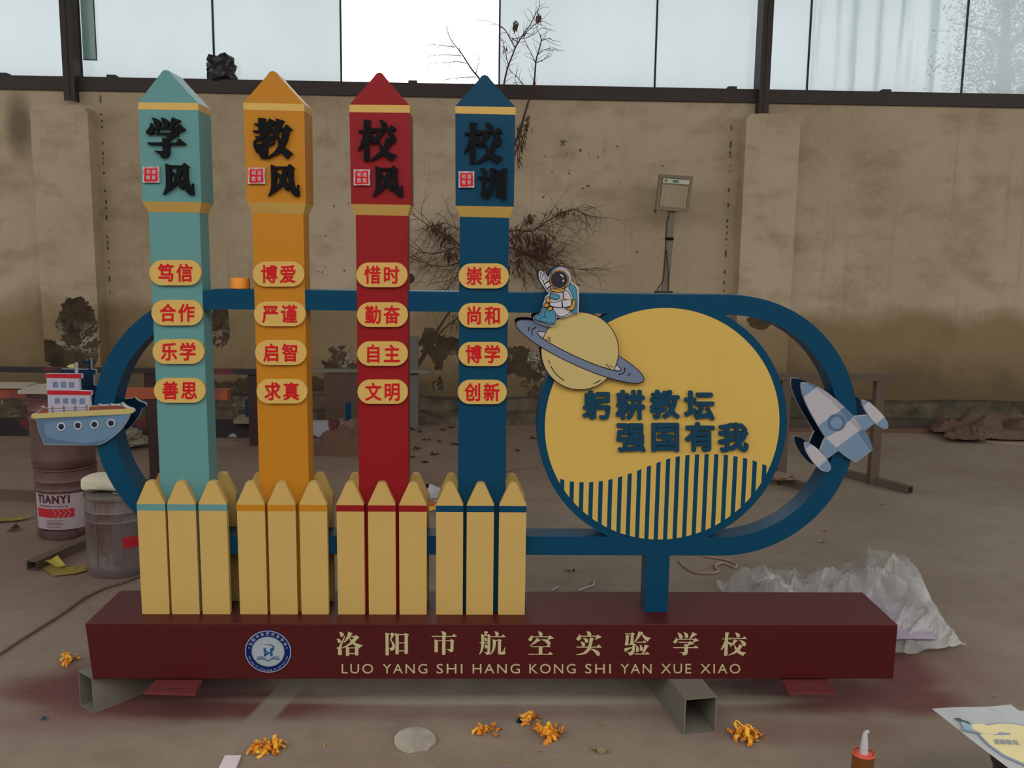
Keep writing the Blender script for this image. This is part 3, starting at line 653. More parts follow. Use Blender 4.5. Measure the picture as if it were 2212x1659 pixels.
# lettering on the base
BG = [((720, 1360), 27.66, [[(330,160),(480,150),(570,190),(620,260),(630,330),(590,400),(530,435),(450,435),(415,380),(410,290),(370,200)], [(180,555),(320,545),(410,590),(465,670),(455,740),(400,800),(320,800),(270,750),(255,650),(220,590)],
 [(710,360),(720,400),(600,700),(520,900),(480,1080),(480,1220),(520,1400),(500,1490),(420,1530),(330,1525),(270,1460),(280,1300),(285,1200),(240,1140),(165,1085),(300,1070),(480,750),(640,440)],
 [(890,130),(1150,225),(1150,255),(1080,300),(1000,430),(850,620),(720,740),(620,800),(605,780),(740,560),(840,350)], [(1000,385),(1260,385),(1240,440),(980,440)],
 [(1310,325),(1530,440),(1550,490),(1480,520),(1350,680),(1130,860),(950,960),(720,1060),(510,1125),(495,1095),(760,960),(950,820),(1090,670),(1240,440)],
 [(980,480),(1080,620),(1250,760),(1400,840),(1600,900),(1750,920),(1740,960),(1650,1010),(1590,1110),(1550,1110),(1350,1010),(1160,870),(1020,700),(950,510)],
 [(750,1040),(840,1035),(950,1090),(950,1530),(900,1580),(790,1570),(750,1520)], [(1290,1040),(1340,1020),(1520,1110),(1490,1160),(1490,1380),(1505,1500),(1450,1545),(1340,1550),(1285,1500)],
 [(920,1075),(1300,1075),(1300,1115),(940,1120)], [(940,1410),(1300,1410),(1300,1460),(940,1460)]]),
 ((820, 1360), 27.66, [[(340,185),(380,180),(540,240),(530,700),(555,1500),(500,1540),(380,1540),(350,1500),(360,800)], [(520,245),(700,250),(700,295),(520,295)],
 [(700,190),(750,175),(920,280),(920,310),(850,350),(690,620),(820,750),(900,880),(935,1000),(900,1150),(820,1240),(670,1285),(620,1160),(550,1110),(700,1090),(750,1020),(750,880),(700,740),(625,640),(680,320)],
 [(940,215),(1120,270),(1145,330),(1145,1430),(1080,1485),(970,1485),(940,1440),(960,800)], [(1470,270),(1540,200),(1730,290),(1740,320),(1690,380),(1690,1400),(1640,1460),(1530,1465),(1490,1420),(1495,330)],
 [(1110,275),(1490,275),(1500,325),(1130,325)], [(1130,775),(1510,775),(1510,825),(1130,825)], [(1130,1245),(1510,1250),(1510,1300),(1130,1300)]]),
 ((925, 1360), 27.66, [[(750,110),(850,100),(960,130),(1040,180),(1080,250),(1060,330),(1010,390),(890,390),(850,320),(840,220)], [(200,380),(1420,385),(1520,260),(1690,380),(1690,425),(1100,430),(240,435)],
 [(840,400),(1080,400),(1030,480),(1025,900),(1045,1450),(1010,1510),(860,1510),(820,1460),(835,900)], [(370,600),(400,590),(570,650),(580,900),(575,1270),(550,1340),(450,1360),(370,1330),(380,900)],
 [(560,645),(1320,645),(1320,690),(560,690)], [(1310,620),(1370,575),(1540,650),(1550,685),(1515,740),(1515,1100),(1505,1270),(1430,1330),(1320,1350),(1270,1310),(1230,1240),(1090,1180),(1300,1175),(1330,1140),(1325,700)]]),
 ((1028, 1360), 27.66, [[(505,90),(720,130),(725,160),(660,230),(600,340),(510,350)], [(315,275),(490,340),(500,500),(490,900),(450,1150),(370,1330),(230,1500),(195,1490),(280,1250),(320,1000),(330,700)], [(480,335),(710,335),(710,380),(480,380)],
 [(690,300),(735,270),(885,350),(890,380),(860,420),(855,1350),(820,1450),(720,1515),(620,1510),(600,1430),(465,1350),(660,1355),(690,1300),(690,800),(710,420)],
 [(525,440),(600,480),(670,560),(680,640),(640,700),(560,695),(530,640),(545,560)], [(525,865),(610,910),(690,980),(690,1070),(620,1130),(560,1120),(530,1060),(545,980)], [(205,760),(320,770),(710,775),(710,825),(330,820),(250,810)],
 [(1090,100),(1200,110),(1310,160),(1370,230),(1370,310),(1320,385),(1190,385),(1160,320),(1165,210)], [(900,405),(1520,405),(1620,290),(1775,420),(1760,455),(930,455)],
 [(1000,580),(1190,640),(1190,850),(1150,1120),(1050,1330),(850,1520),(815,1510),(950,1300),(1010,1050),(1015,750)], [(1170,625),(1330,625),(1330,670),(1170,670)],
 [(1320,600),(1380,570),(1545,640),(1550,670),(1500,720),(1500,1320),(1560,1340),(1620,1310),(1670,1220),(1720,1075),(1750,1085),(1730,1300),(1775,1390),(1740,1470),(1620,1500),(1400,1490),(1320,1430),(1325,700)]]),
 ((1133, 1360), 27.66, [[(800,115),(910,115),(1020,170),(1085,250),(1090,320),(1030,400),(920,400),(865,330),(860,240)], [(400,325),(435,345),(480,420),(490,530),(450,640),(370,690),(280,680),(230,610),(250,530),(380,410)], [(450,410),(1460,410),(1450,460),(470,465)],
 [(1450,410),(1520,345),(1740,500),(1730,540),(1570,550),(1410,620),(1380,600),(1430,460)], [(735,495),(960,630),(950,660),(860,680),(640,830),(320,995),(290,980),(480,820),(640,640)],
 [(1015,590),(1200,585),(1400,610),(1520,720),(1570,830),(1540,910),(1470,920),(1380,890),(1260,740),(1140,660),(1020,620)], [(390,1005),(1300,1010),(1400,900),(1570,1030),(1550,1050),(420,1055)],
 [(850,1040),(1090,1040),(1060,1100),(1060,1480),(850,1480)], [(225,1450),(1400,1460),(1520,1330),(1690,1460),(1690,1500),(260,1505)]]),
 ((1238, 1360), 27.66, [[(775,115),(920,105),(1030,160),(1095,260),(1070,350),(1020,390),(890,390),(850,290),(850,200)], [(370,275),(450,370),(470,450),(465,540),(410,630),(300,655),(210,610),(200,530),(250,470),(330,400),(340,290)], [(440,372),(1410,375),(1400,425),(450,425)],
 [(1390,390),(1460,300),(1680,430),(1690,480),(1540,510),(1440,560),(1345,625),(1320,600),(1380,470)], [(580,525),(750,515),(850,550),(915,640),(910,720),(850,780),(760,790),(710,740),(690,620)], [(420,740),(540,730),(650,780),(715,850),(715,930),(670,1000),(560,1000),(510,940),(500,820)],
 [(185,1025),(1400,1030),(1520,890),(1700,1040),(1690,1080),(220,1080)], [(990,475),(1250,545),(1250,575),(1190,610),(1150,780),(1100,980),(1030,1190),(930,1320),(780,1440),(560,1500),(200,1525),(185,1490),(400,1450),(620,1370),(780,1240),(880,1060),(950,850),(980,650)],
 [(1040,1150),(1200,1160),(1400,1230),(1540,1310),(1610,1430),(1590,1530),(1500,1580),(1420,1550),(1330,1420),(1200,1270),(1040,1190)]]),
 ((1342, 1360), 27.66, [[(215,225),(620,235),(600,280),(240,280)], [(280,310),(500,350),(510,380),(450,430),(420,850),(390,920),(330,970),(190,880),(240,820),(270,600)], [(590,230),(665,175),(800,250),(800,290),(750,330),(720,820),(680,890),(520,880),(560,600),(580,300)], [(390,860),(720,860),(700,910),(380,915)],
 [(700,850),(740,820),(885,890),(885,920),(840,970),(820,1200),(780,1380),(700,1490),(580,1540),(480,1540),(440,1420),(330,1350),(480,1350),(570,1330),(630,1230),(660,1080),(680,900)], [(180,1115),(660,1050),(660,1080),(480,1180),(330,1260),(215,1330),(200,1290)],
 [(1035,110),(1300,170),(1300,200),(1220,270),(1100,450),(950,620),(760,790),(740,770),(880,550),(980,320)], [(1260,230),(1400,370),(1600,470),(1750,500),(1760,530),(1660,590),(1580,720),(1550,715),(1360,560),(1260,380),(1235,280)], [(870,730),(1280,740),(1360,650),(1485,750),(1480,785),(900,785)],
 [(895,940),(960,980),(1040,1080),(1060,1200),(1040,1310),(980,1350),(900,1330),(865,1270),(910,1140)], [(1105,880),(1200,960),(1290,1070),(1300,1170),(1260,1260),(1190,1285),(1110,1230),(1125,1060)], [(1400,900),(1650,970),(1650,1000),(1560,1070),(1440,1270),(1340,1450),(1250,1450),(1330,1180)], [(785,1430),(1420,1440),(1530,1330),(1690,1450),(1680,1490),(820,1490)]]),
 ((1447, 1360), 12.29, [[(200,80),(270,95),(320,140),(345,190),(330,230),(290,245),(250,225),(235,160)], [(360,60),(430,85),(480,120),(495,165),(480,210),(435,228),(400,210),(395,130)], [(600,70),(720,120),(715,135),(690,145),(620,190),(545,255),(515,250),(560,160)], [(165,205),(200,250),(205,300),(185,345),(145,370),(100,350),(92,315),(150,260)],
 [(195,248),(655,248),(645,270),(200,270)], [(650,248),(680,225),(770,290),(755,305),(700,312),(620,345),(610,330),(640,270)], [(228,325),(520,330),(510,352),(240,350)], [(545,310),(645,370),(630,385),(560,395),(510,415),(480,440),(475,390),(510,340)],
 [(385,385),(480,390),(480,600),(465,650),(420,680),(360,685),(340,660),(320,625),(250,600),(375,600),(385,560)], [(85,468),(635,470),(685,420),(760,480),(750,492),(110,492)]]),
 ((1447, 1360), 12.29, [[(1475,70),(1580,85),(1580,100),(1555,120),(1535,500),(1530,690),(1450,695),(1438,680),(1460,400)], [(1380,240),(1560,240),(1600,205),(1640,245),(1640,260),(1400,262)], [(1470,260),(1530,260),(1500,380),(1440,480),(1360,550),(1350,535),(1400,430),(1440,350)], [(1540,325),(1600,335),(1640,370),(1630,405),(1590,420),(1560,390)],
 [(1735,80),(1800,90),(1850,125),(1865,165),(1845,205),(1780,208),(1765,160)], [(1640,225),(1930,228),(1975,180),(2045,235),(2040,247),(1650,245)], [(1700,262),(1800,295),(1795,310),(1760,330),(1720,380),(1605,465),(1600,455),(1660,360)], [(1835,275),(1920,290),(1990,320),(2025,380),(2010,430),(1970,442),(1930,420),(1890,330)],
 [(1850,385),(1930,430),(1890,500),(1850,560),(1780,610),(1700,650),(1560,690),(1555,680),(1680,610),(1770,530),(1820,450)], [(1715,385),(1740,440),(1790,510),(1850,565),(1930,600),(2030,605),(2020,620),(1980,640),(1950,700),(1920,690),(1820,640),(1740,560),(1710,470)]])]
for o, s, polys in BG:
    bm = bmesh.new(); traced(bm, polys, YB - .0008, YB, o, s, it=1); build('character', bm, CREAM, base)['label'] = 'cream character'
for wd, x0, x1 in (('LUO', 738, 806), ('YANG', 826.5, 923), ('SHI', 943, 999), ('HANG', 1021, 1123), ('KONG', 1143.5, 1243.5), ('SHI', 1264, 1319.5), ('YAN', 1340.5, 1407.6), ('XUE', 1428, 1493), ('XIAO', 1513, 1599.5)):
    bm = bmesh.new(); text(bm, wd, boxfn(x0, 1434.3, x1, 1455, YB - .0008, YB)); build('lettering', bm, CREAM, base)['label'] = 'cream latin word'

# round school emblem
NAVY = sp('navy_print', (2, 24, 84)); EWH = sp('emblem_white', (150, 156, 160)); EBL = sp('emblem_blue', (4, 70, 118)); EGR = sp('emblem_grey', (96, 110, 108))
ec = P(579.3, 1407.3, YB - .002); er = (P(630, 1407, YB - .002).x - P(528.7, 1407, YB - .002).x) / 2
def ed(r, y, m, n=72):
    bm = bmesh.new(); prism(bm, [(ec.x + er * r * math.cos(6.28319 * k / n), ec.z + er * r * .965 * math.sin(6.28319 * k / n)) for k in range(n)], y, YB); return bm
emb = build('emblem', ed(1.0, YB - .003, 0), NAVY, sign); emb['label'] = 'round blue and white emblem'
for r, y, mm in ((.985, .0032, EWH), (.945, .0034, NAVY), (.70, .0036, EWH), (.675, .0037, EGR), (.662, .0038, EWH)):
    build('ring_print', ed(r, YB - y, 0), mm, emb)
def epoly(pts, m, nm='motif', y=.0041):
    q = [(ec.x + (x - 940) / 598 * er, ec.z - (yy - 800) / 598 * er) for x, yy in chaikin(pts, 2)]
    bm = bmesh.new(); prism(bm, q, YB - y, YB - .003); build(nm, bm, m, emb)
epoly([(825, 705), (888, 705), (888, 775), (935, 790), (930, 800), (828, 835)], EBL); epoly([(830, 850), (960, 800), (890, 890), (888, 925), (830, 925)], EBL)
epoly([(1000, 705), (1055, 705), (1040, 760), (1000, 790)], EBL); epoly([(1000, 840), (1055, 800), (1055, 925), (1000, 925)], EBL)
epoly([(830, 598), (930, 588), (1030, 605), (1090, 650), (1108, 700), (1085, 760), (1020, 820), (920, 880), (880, 905), (840, 870), (930, 830), (1010, 780), (1055, 720), (1062, 680), (1040, 640), (980, 612), (900, 605)], EBL, 'motif', .0044)
for sg in (1, -1):
    f = lambda L: [(940 + sg * (x - 940), y) for x, y in L]
    epoly(f([(940, 1040), (1020, 995), (1100, 978), (1245, 1000), (1225, 1025), (1100, 1002), (1020, 1015), (945, 1068)]), EBL)
    epoly(f([(960, 1010), (1040, 965), (1120, 958), (1240, 965), (1235, 980), (1110, 970), (1030, 982)]), EBL); epoly(f([(980, 985), (1050, 940), (1120, 930), (1215, 935), (1210, 948), (1110, 945), (1040, 955)]), EBL)
for k, ch in enumerate('洛阳市航空实验学校'):
    a = math.radians(155 - 130 * k / 8); h = er * .075
    def fn(u, v, w, a=a): 
        x, z = (u - .5) * 2 * h * .95, (v - .5) * 2 * h + er * .815
        b = a - math.pi / 2
        return (ec.x + x * math.cos(b) - z * math.sin(b), YB - .0040 + w * .0005, ec.z + x * math.sin(b) + z * math.cos(b))
    bm = bmesh.new(); text(bm, ch, fn, .01, 0, 4); build('character', bm, EWH, emb)
wd = 'luo yang shi hang kong shi yan xue xiao'
for k, ch in enumerate(wd):
    if ch == ' ': continue
    a = math.radians(-164 + 148 * k / (len(wd) - 1)); g = glyph(ch); hw = (g[3] - g[2]) * .055 * er; z0 = g[4] * .11 * er; z1 = g[5] * .11 * er
    def fn(u, v, w, a=a, hw=hw, z0=z0, z1=z1):
        x, z = (u - .5) * 2 * hw, -er * .865 + z0 + (z1 - z0) * v
        b = a + math.pi / 2
        return (ec.x + x * math.cos(b) - z * math.sin(b), YB - .0040 + w * .0005, ec.z + x * math.sin(b) + z * math.cos(b))
    bm = bmesh.new(); text(bm, ch, fn); build('letter', bm, EWH, emb)
for a in (168, 12):
    x, z = ec.x + er * .82 * math.cos(math.radians(a)), ec.z + er * .82 * math.sin(math.radians(a))
    bm = bmesh.new(); prism(bm, [(x + er * .03 * math.cos(k * .785), z + er * .03 * math.sin(k * .785)) for k in range(8)], YB - .0040, YB - .0034); build('dot', bm, EWH, emb)

# ------------------------------------------------------------------ printed cut-outs
def cutout(name, label, plates, Y0, Y1, o, s, layers, edge=WHITE, it=2, keep=38):
    bm = bmesh.new()
    for p in plates: prism(bm, pxz(p, Y0, o, s, it, keep), Y0, Y1)
    c = build(name, bm, edge, sign); c['label'] = label
    for i, (nm, polys, mt) in enumerate(layers):
        y = Y0 - .0003 * (i + 1); joined = nm in ('outline', 'cuff', 'mark', 'ring_mark', 'rail', 'visor_glint')
        bm = bmesh.new()
        for j, p in enumerate(polys):
            prism(bm, pxz(p, y, o, s, 0 if joined else it, keep), y, Y0 - .00005)
            if not joined: build(nm, bm, mt, c); bm = bmesh.new()
        if joined: build(nm, bm, mt, c)
        else: bm.free()
    return c
def backplate(plates, Y0, Y1, o, s, yproj, parent, it=2):
    bm = bmesh.new(); fr = bmesh.new()
    for p in plates:
        q = pxz(p, yproj, o, s, it); prism(bm, q, Y0 + .0006, Y1)
        cx = sum(a for a, b in q) / len(q); cz = sum(b for a, b in q) / len(q)
        prism(fr, q, Y0, Y0 + .0006)
    k = build('back_plate', bm, WHITE, parent); k['label'] = 'matching rear plate, dark blue on this side'
    build('painted_face', fr, sp('plate_navy', (0, 30, 54)), parent)
H1 = sp('hull_blue', (76, 98, 118)); H2 = sp('hull_light', (92, 116, 140)); CRM = sp('rim_cream', (172, 156, 98)); DK = sp('deck_brown', (122, 64, 44)); CAB = sp('cabin_white', (158, 150, 162)); RR = sp('roof_red', (164, 22, 36))
WN = sp('cabin_pane', (92, 108, 132)); POST = sp('post_grey', (104, 88, 90)); PDK = sp('port_dark', (28, 32, 46)); PWH = sp('port_white', (166, 170, 180))
SO, SS = (40, 740), 5.925
hull = [(225, 975), (1415, 920), (1380, 1010), (1300, 1120), (1200, 1210), (1080, 1290), (980, 1315), (900, 1312), (330, 1300), (290, 1210), (255, 1110)]
sil = [[(160, 945), (172, 915), (225, 905), (290, 850), (286, 818), (318, 818), (320, 843), (378, 843), (372, 675), (362, 665), (362, 612), (358, 455), (347, 450), (347, 397), (713, 400), (713, 260), (740, 260), (742, 400), (807, 402), (808, 460), (775, 465), (783, 612), (932, 620), (932, 674), (912, 680), (920, 815), (1015, 808), (1018, 788), (1042, 790), (1045, 800), (1160, 795), (1165, 783), (1190, 787), (1192, 795), (1305, 785), (1312, 770), (1335, 775), (1340, 790), (1400, 830), (1450, 840), (1478, 862), (1478, 890), (1420, 918), (1385, 1010), (1305, 1122), (1205, 1214), (1085, 1294), (985, 1320), (326, 1304), (250, 1110), (223, 978), (168, 968)],
       [(612, 312), (650, 280), (716, 275), (716, 328), (660, 328), (640, 318)]]
posts = [[(x, t), (x + 17, t), (x + 17, b), (x, b)] for x, t, b in ((287, 820, 908), (427, 820, 903), (570, 812, 896), (717, 806, 890), (862, 800, 880), (1012, 795, 868), (1160, 788, 858), (1307, 775, 852))]
layers = [('hull', [hull], H1), ('hull_panel', [[(335, 1060), (350, 1035), (400, 1015), (800, 985), (1415, 923), (1380, 1010), (1300, 1120), (1200, 1205), (1100, 1248), (900, 1285), (720, 1280), (540, 1250), (400, 1215), (350, 1190), (335, 1140)]], H2),
          ('deck', [[(235, 905), (300, 850), (380, 850), (380, 902)], [(895, 822), (1310, 795), (1400, 850), (895, 880)]], DK),
          ('cabin', [[(375, 670), (905, 680), (912, 822), (895, 880), (385, 905)], [(362, 455), (765, 460), (778, 612), (368, 612)]], CAB),
          ('roof', [[(365, 612), (925, 625), (925, 672), (365, 665)], [(350, 400), (800, 405), (800, 458), (350, 450)]], RR),
          ('cabin_window', [[(438, 502), (505, 502), (505, 575), (438, 573)], [(540, 503), (608, 503), (608, 577), (540, 575)], [(645, 505), (712, 506), (712, 578), (645, 576)], [(462, 710), (528, 710), (528, 782), (462, 781)], [(568, 712), (635, 712), (635, 783), (568, 782)], [(675, 713), (742, 714), (742, 785), (675, 784)], [(780, 715), (848, 716), (848, 788), (780, 787)]], WN),
          ('rail', [q for L in ([(300, 845), (440, 845), (870, 828)], [(380, 880), (870, 858)]) for q in ribbon(L, 4)], POST), ('rail_post', posts + [[(713, 262), (722, 262), (722, 405), (713, 405)]], POST),
          ('flag', [[(610, 312), (650, 280), (712, 275), (712, 325), (660, 325), (640, 316)]], CRM),
          ('rim', [[(162, 945), (172, 920), (200, 910), (1430, 842), (1462, 848), (1475, 875), (1462, 902), (1430, 912), (205, 973), (172, 965)]], CRM),
          ('porthole_ring', [ell(x, y, 54, 54, 20) for x, y in ((545, 1076), (758, 1062), (970, 1049), (1182, 1032))], PWH), ('porthole', [ell(x, y, 37, 37, 18) for x, y in ((545, 1076), (758, 1062), (970, 1049), (1182, 1032))], PDK)]
ship = cutout('ship_cutout', 'steamship cut-out with red roofs and four portholes', sil, 2.85, 2.8638, SO, SS, layers)
backplate(sil, 2.953, 2.966, SO, SS, 2.85, ship)

RO, RS = (1680, 780), 5.927
RB = sp('rocket_blue', (104, 126, 148)); RD = sp('rocket_dark', (82, 104, 128)); RN = sp('rocket_ring', (76, 96, 124)); RW = sp('rocket_white', (166, 160, 164)); RG = sp('rocket_grey', (146, 140, 146))
body = [(305, 350), (310, 280), (400, 280), (510, 322), (680, 430), (860, 590), (975, 712), (1150, 690), (1240, 800), (1112, 893), (1170, 980), (1205, 1080), (1212, 1140), (1000, 1300), (900, 1250), (775, 1150), (635, 1252), (548, 1145), (600, 1010), (618, 985), (520, 830), (400, 620), (333, 460)]
podL = [(350, 1060), (360, 1046), (430, 1060), (540, 1145), (630, 1250), (678, 1330), (683, 1380), (652, 1417), (600, 1420), (538, 1387), (448, 1292), (378, 1180), (353, 1110)]
podR = [(1083, 498), (1160, 513), (1250, 588), (1342, 680), (1397, 760), (1420, 820), (1412, 857), (1370, 874), (1310, 847), (1218, 772), (1138, 660), (1093, 570)]
rl = [('nose', [[(310, 283), (400, 283), (513, 325), (335, 460), (307, 350)]], RB), ('hull_white', [[(335, 460), (515, 325), (680, 433), (860, 590), (520, 830), (400, 620)], [(640, 985), (750, 905), (830, 880), (880, 800), (980, 725), (1085, 860), (750, 1112)]], RW),
      ('shade_strip', [[(490, 345), (515, 327), (680, 433), (860, 590), (800, 627), (650, 470)], [(930, 770), (980, 727), (1085, 860), (1040, 890)]], RG),
      ('band', [[(520, 830), (860, 590), (972, 715), (930, 760), (870, 800), (820, 870), (750, 900), (620, 982)], [(1085, 860), (1112, 893), (1170, 980), (1203, 1080), (1208, 1138), (1000, 1295), (900, 1248), (775, 1148), (750, 1112)], [(622, 987), (750, 1112), (770, 1150), (637, 1248), (552, 1145), (602, 1010)], [(980, 715), (1150, 694), (1236, 800), (1115, 890), (1085, 860)]], RB),
      ('dark_band', [[(800, 627), (860, 590), (972, 715), (905, 775)], [(1030, 920), (1090, 870), (1170, 980), (1203, 1080), (1208, 1138), (1188, 1152), (1130, 1060)], [(385, 285), (450, 292), (510, 325), (488, 343)]], RD),
      ('porthole_ring', [ell(753, 788, 118, 112, 36)], RN), ('porthole', [ell(753, 790, 77, 74, 32)], RB),
      ('pod', [[(x, y) for x, y in podL], [(x, y) for x, y in podR]], RW),
      ('pod_tip', [[(352, 1060), (362, 1049), (430, 1064), (370, 1118), (356, 1090)], [(628, 1268), (640, 1265), (676, 1332), (680, 1380), (650, 1414), (600, 1417), (525, 1357)], [(1085, 500), (1165, 517), (1105, 572), (1094, 560)], [(1370, 718), (1395, 760), (1417, 820), (1409, 855), (1370, 871), (1310, 844), (1255, 806)]], RB)]
rocket = cutout('rocket_cutout', 'pale blue and white rocket cut-out', [body, podL, podR], 2.85, 2.8638, RO, RS, rl)
backplate([body, podL, podR], 2.953, 2.966, RO, RS, 2.85, rocket)

AO, AS = (1080, 560), 5.529
PUR = sp('outline_purple', (52, 26, 48)); RING = sp('ring_slate', (102, 112, 132)); SPH = sp('planet_yellow', (182, 160, 104)); PWH2 = sp('planet_white', (170, 162, 168)); INK = sp('ink', (30, 26, 60))
A = math.atan2(345, 760)
outer = ell(955, 1102, 838, 170, 96, A); inner = ell(946, 1098, 548, 74, 72, A); sph = ell(955, 1095, 463, 463, 96)
# front stretch of the ring: lower half between the two ellipses
lo = ell(955, 1102, 838, 170, 60, A, 0, math.pi); li = ell(946, 1098, 548, 74, 60, A, 0, math.pi)
band = lo + li[::-1]
arc = lambda cx, cy, r, a0, a1, w, ry=None: ribbon(ell(cx, cy, r, ry or r, 10, 0, math.radians(a0), math.radians(a1)), w)
pl = [('ring', [outer], RING), ('ring_gap', [inner], PWH2), ('outline', ribbon(inner, 9, True) + ribbon(outer, 9, True), PUR), ('sphere', [sph], SPH), ('outline', ribbon(sph, 9, True), PUR),
      ('ring', [band], RING), ('outline', ribbon(lo, 9) + ribbon(li, 9), PUR),
      ('mark', ribbon([(610, 1278), (650, 1350), (705, 1405), (765, 1448)], 9) + ribbon([(578, 1205), (598, 1243)], 8) + ribbon([(1122, 1482), (1160, 1470), (1198, 1445)], 8) + ribbon([(575, 925), (606, 985)], 8) + ribbon([(590, 950), (608, 930)], 6) + ribbon([(555, 950), (570, 972)], 7) + ribbon([(1268, 1250), (1320, 1315)], 8) + ribbon([(1318, 1268), (1345, 1288)], 7) + ribbon([(1255, 1290), (1265, 1298)], 7), PUR),
      ('ring_mark', ribbon([(430, 812), (395, 828), (378, 862), (388, 905)], 9) + ribbon([(355, 812), (340, 832), (345, 855)], 8) + ribbon([(1488, 1297), (1495, 1330), (1470, 1365), (1418, 1378)], 9) + ribbon([(1555, 1358), (1552, 1380), (1520, 1392)], 8), INK)]
planet = cutout('planet_cutout', 'ringed yellow planet cut-out with slate-blue ring', [outer, sph], 2.848, 2.861, AO, AS, pl, edge=PUR, it=0)
bm = bmesh.new()
for p in (outer, sph): prism(bm, pxz(p, 2.848, AO, AS, 0), 2.957, 2.97)
build('back_plate', bm, sp('plate_navy', (0, 30, 54)), planet)

plate = [(470, 140), (500, 136), (530, 172), (560, 190), (572, 225), (610, 150), (660, 105), (720, 88), (790, 103), (838, 150), (858, 210), (852, 275), (920, 308), (940, 340), (947, 480), (938, 642), (850, 657), (790, 692), (720, 702), (684, 692), (662, 770), (642, 808), (600, 805), (520, 790), (430, 752), (394, 722), (400, 688), (430, 663), (480, 653), (495, 600), (518, 570), (508, 545), (530, 500), (538, 450), (585, 413), (568, 388), (518, 320), (468, 240), (462, 180)]
AW = sp('suit_white', (180, 176, 180)); AB = sp('suit_blue', (66, 124, 146)); AD = sp('suit_deep_blue', (44, 92, 118)); AG = sp('suit_gold', (176, 134, 52)); VZ = sp('visor_dark', (38, 36, 46))
L = lambda nm, ps, mt, w=6: [(nm, ps, mt), ('outline', [q for p in ps for q in ribbon(chaikin(p, 2, 75), w, True)], PUR)]
al = []
al += L('backpack', [[(815, 350), (835, 290), (912, 322), (926, 480), (920, 640), (850, 648), (880, 500), (860, 400)]], AB)
al += L('arm', [[(512, 245), (548, 225), (590, 268), (606, 300), (604, 345), (585, 388), (556, 345), (530, 300)]], AW)
al += L('hand', [[(484, 152), (496, 150), (508, 190), (518, 178), (536, 184), (545, 206), (550, 228), (530, 250), (508, 250), (488, 222), (482, 200), (490, 190)]], AW, 5)
al += [('outline', ribbon([(508, 190), (516, 212), (500, 222)], 4) + ribbon([(522, 186), (528, 214)], 4), PUR), ('cuff', ribbon([(532, 298), (556, 272), (588, 262)], 12) + ribbon([(566, 352), (584, 332), (604, 322)], 12), AG)]
al += L('suit', [[(600, 395), (700, 385), (770, 365), (830, 395), (858, 480), (850, 560), (845, 630), (760, 688), (690, 680), (630, 610), (640, 570), (590, 520), (600, 470)]], AW)
al += L('helmet', [ell(722, 228, 127, 124, 40)], AW)
al += L('visor_rim', [ell(708, 242, 115, 115, 40)], AG)
al += [('visor', [ell(708, 242, 102, 102, 36)], VZ), ('visor_glint', [[(720, 178), (745, 185), (764, 212), (752, 220), (738, 200), (718, 192)], ell(757, 258, 11, 13, 12)], AW)]
al += L('scarf', [[(605, 348), (700, 362), (775, 350), (770, 378), (700, 400), (615, 380)]], AG)
al += L('chest_box', [[(603, 400), (700, 422), (718, 445), (692, 488), (595, 462)]], AB)
al += L('forearm', [[(592, 520), (660, 518), (740, 488), (855, 480), (852, 560), (750, 577), (640, 568), (600, 555)]], AW)
al += [('cuff', ribbon([(740, 500), (748, 536), (742, 572)], 12) + ribbon([(760, 470), (856, 486)], 9), AG)]
al += L('hose', [[(866, 482), (900, 488), (898, 580), (850, 616), (785, 590), (835, 575), (862, 540)], [(545, 468), (582, 445), (604, 498), (590, 522), (555, 510)]], AG)
al += L('boot', [[(497, 640), (522, 575), (640, 600), (674, 660), (655, 778), (600, 785), (490, 750), (410, 730), (408, 692), (445, 667), (490, 658)]], AB)
al += [('outline', ribbon([(560, 590), (528, 640), (530, 680)], 6) + ribbon([(555, 690), (500, 690), (475, 715), (472, 745)], 6) + ribbon([(410, 715), (520, 750), (655, 770)], 6) + ribbon([(755, 385), (758, 470)], 6) + ribbon([(740, 500), (750, 570)], 6), PUR)]
al += L('knee_pad', [ell(555, 548, 31, 25, 20, -.5), ell(598, 590, 31, 24, 20, -.4)], AG)
astro = cutout('astronaut_cutout', 'seated astronaut cut-out pointing upwards', [plate], 2.836, 2.8455, AO, AS, al, keep=75)
bm = bmesh.new(); prism(bm, pxz(plate, 2.836, AO, AS), 2.957, 2.97); build('back_plate', bm, sp('plate_navy', (0, 30, 54)), astro)

# ================================================================== things around
GALV = paint('galvanised', (104, 98, 88), 0.55, 0.35, 0.14, 0, 0.5, 1.8); RUST = paint('rusty_steel', (80, 66, 55), 0.75, 0.1, 0.14, 0, .3, 1.7); DKR = paint('dark_red_steel', (52, 34, 32), 0.7, 0.1, .2, 0, .3, 1.7)
def soft(name, rgb, k=1.8, rough=.9, var=.12): return paint(name, rgb, rough, 0, var, 0, .2, k)
# beams carrying the sign
def tube_thing(label, a, b, w, h, mat, z=0, cat='steel tube', nm='steel_tube'):
    bm = bmesh.new(); hollow(bm, a, b, w, h, .004, z, 0)
    return tag(build(nm, bm, mat), label, cat)
q = G(1511, 1585.5); w = (G(1548, 1585) - G(1475, 1585)).length; d = (G(1399, 1500, .12) - G(1442, 1574, .12)); d = Vector((-.17, 1, 0)).normalized()
tube_thing('square galvanised tube propping the right half of the maroon base', (q.x, q.y), (q.x + d.x * .62, q.y + d.y * .62), w, .119, GALV)
a = G(188, 1533); b = G(335, 1474); d = (b - a); d.z = 0; d.normalize()
tube_thing('square galvanised tube propping the left end of the maroon base', (a.x, a.y), (a.x + d.x * .62, a.y + d.y * .62), .085, .119, GALV)
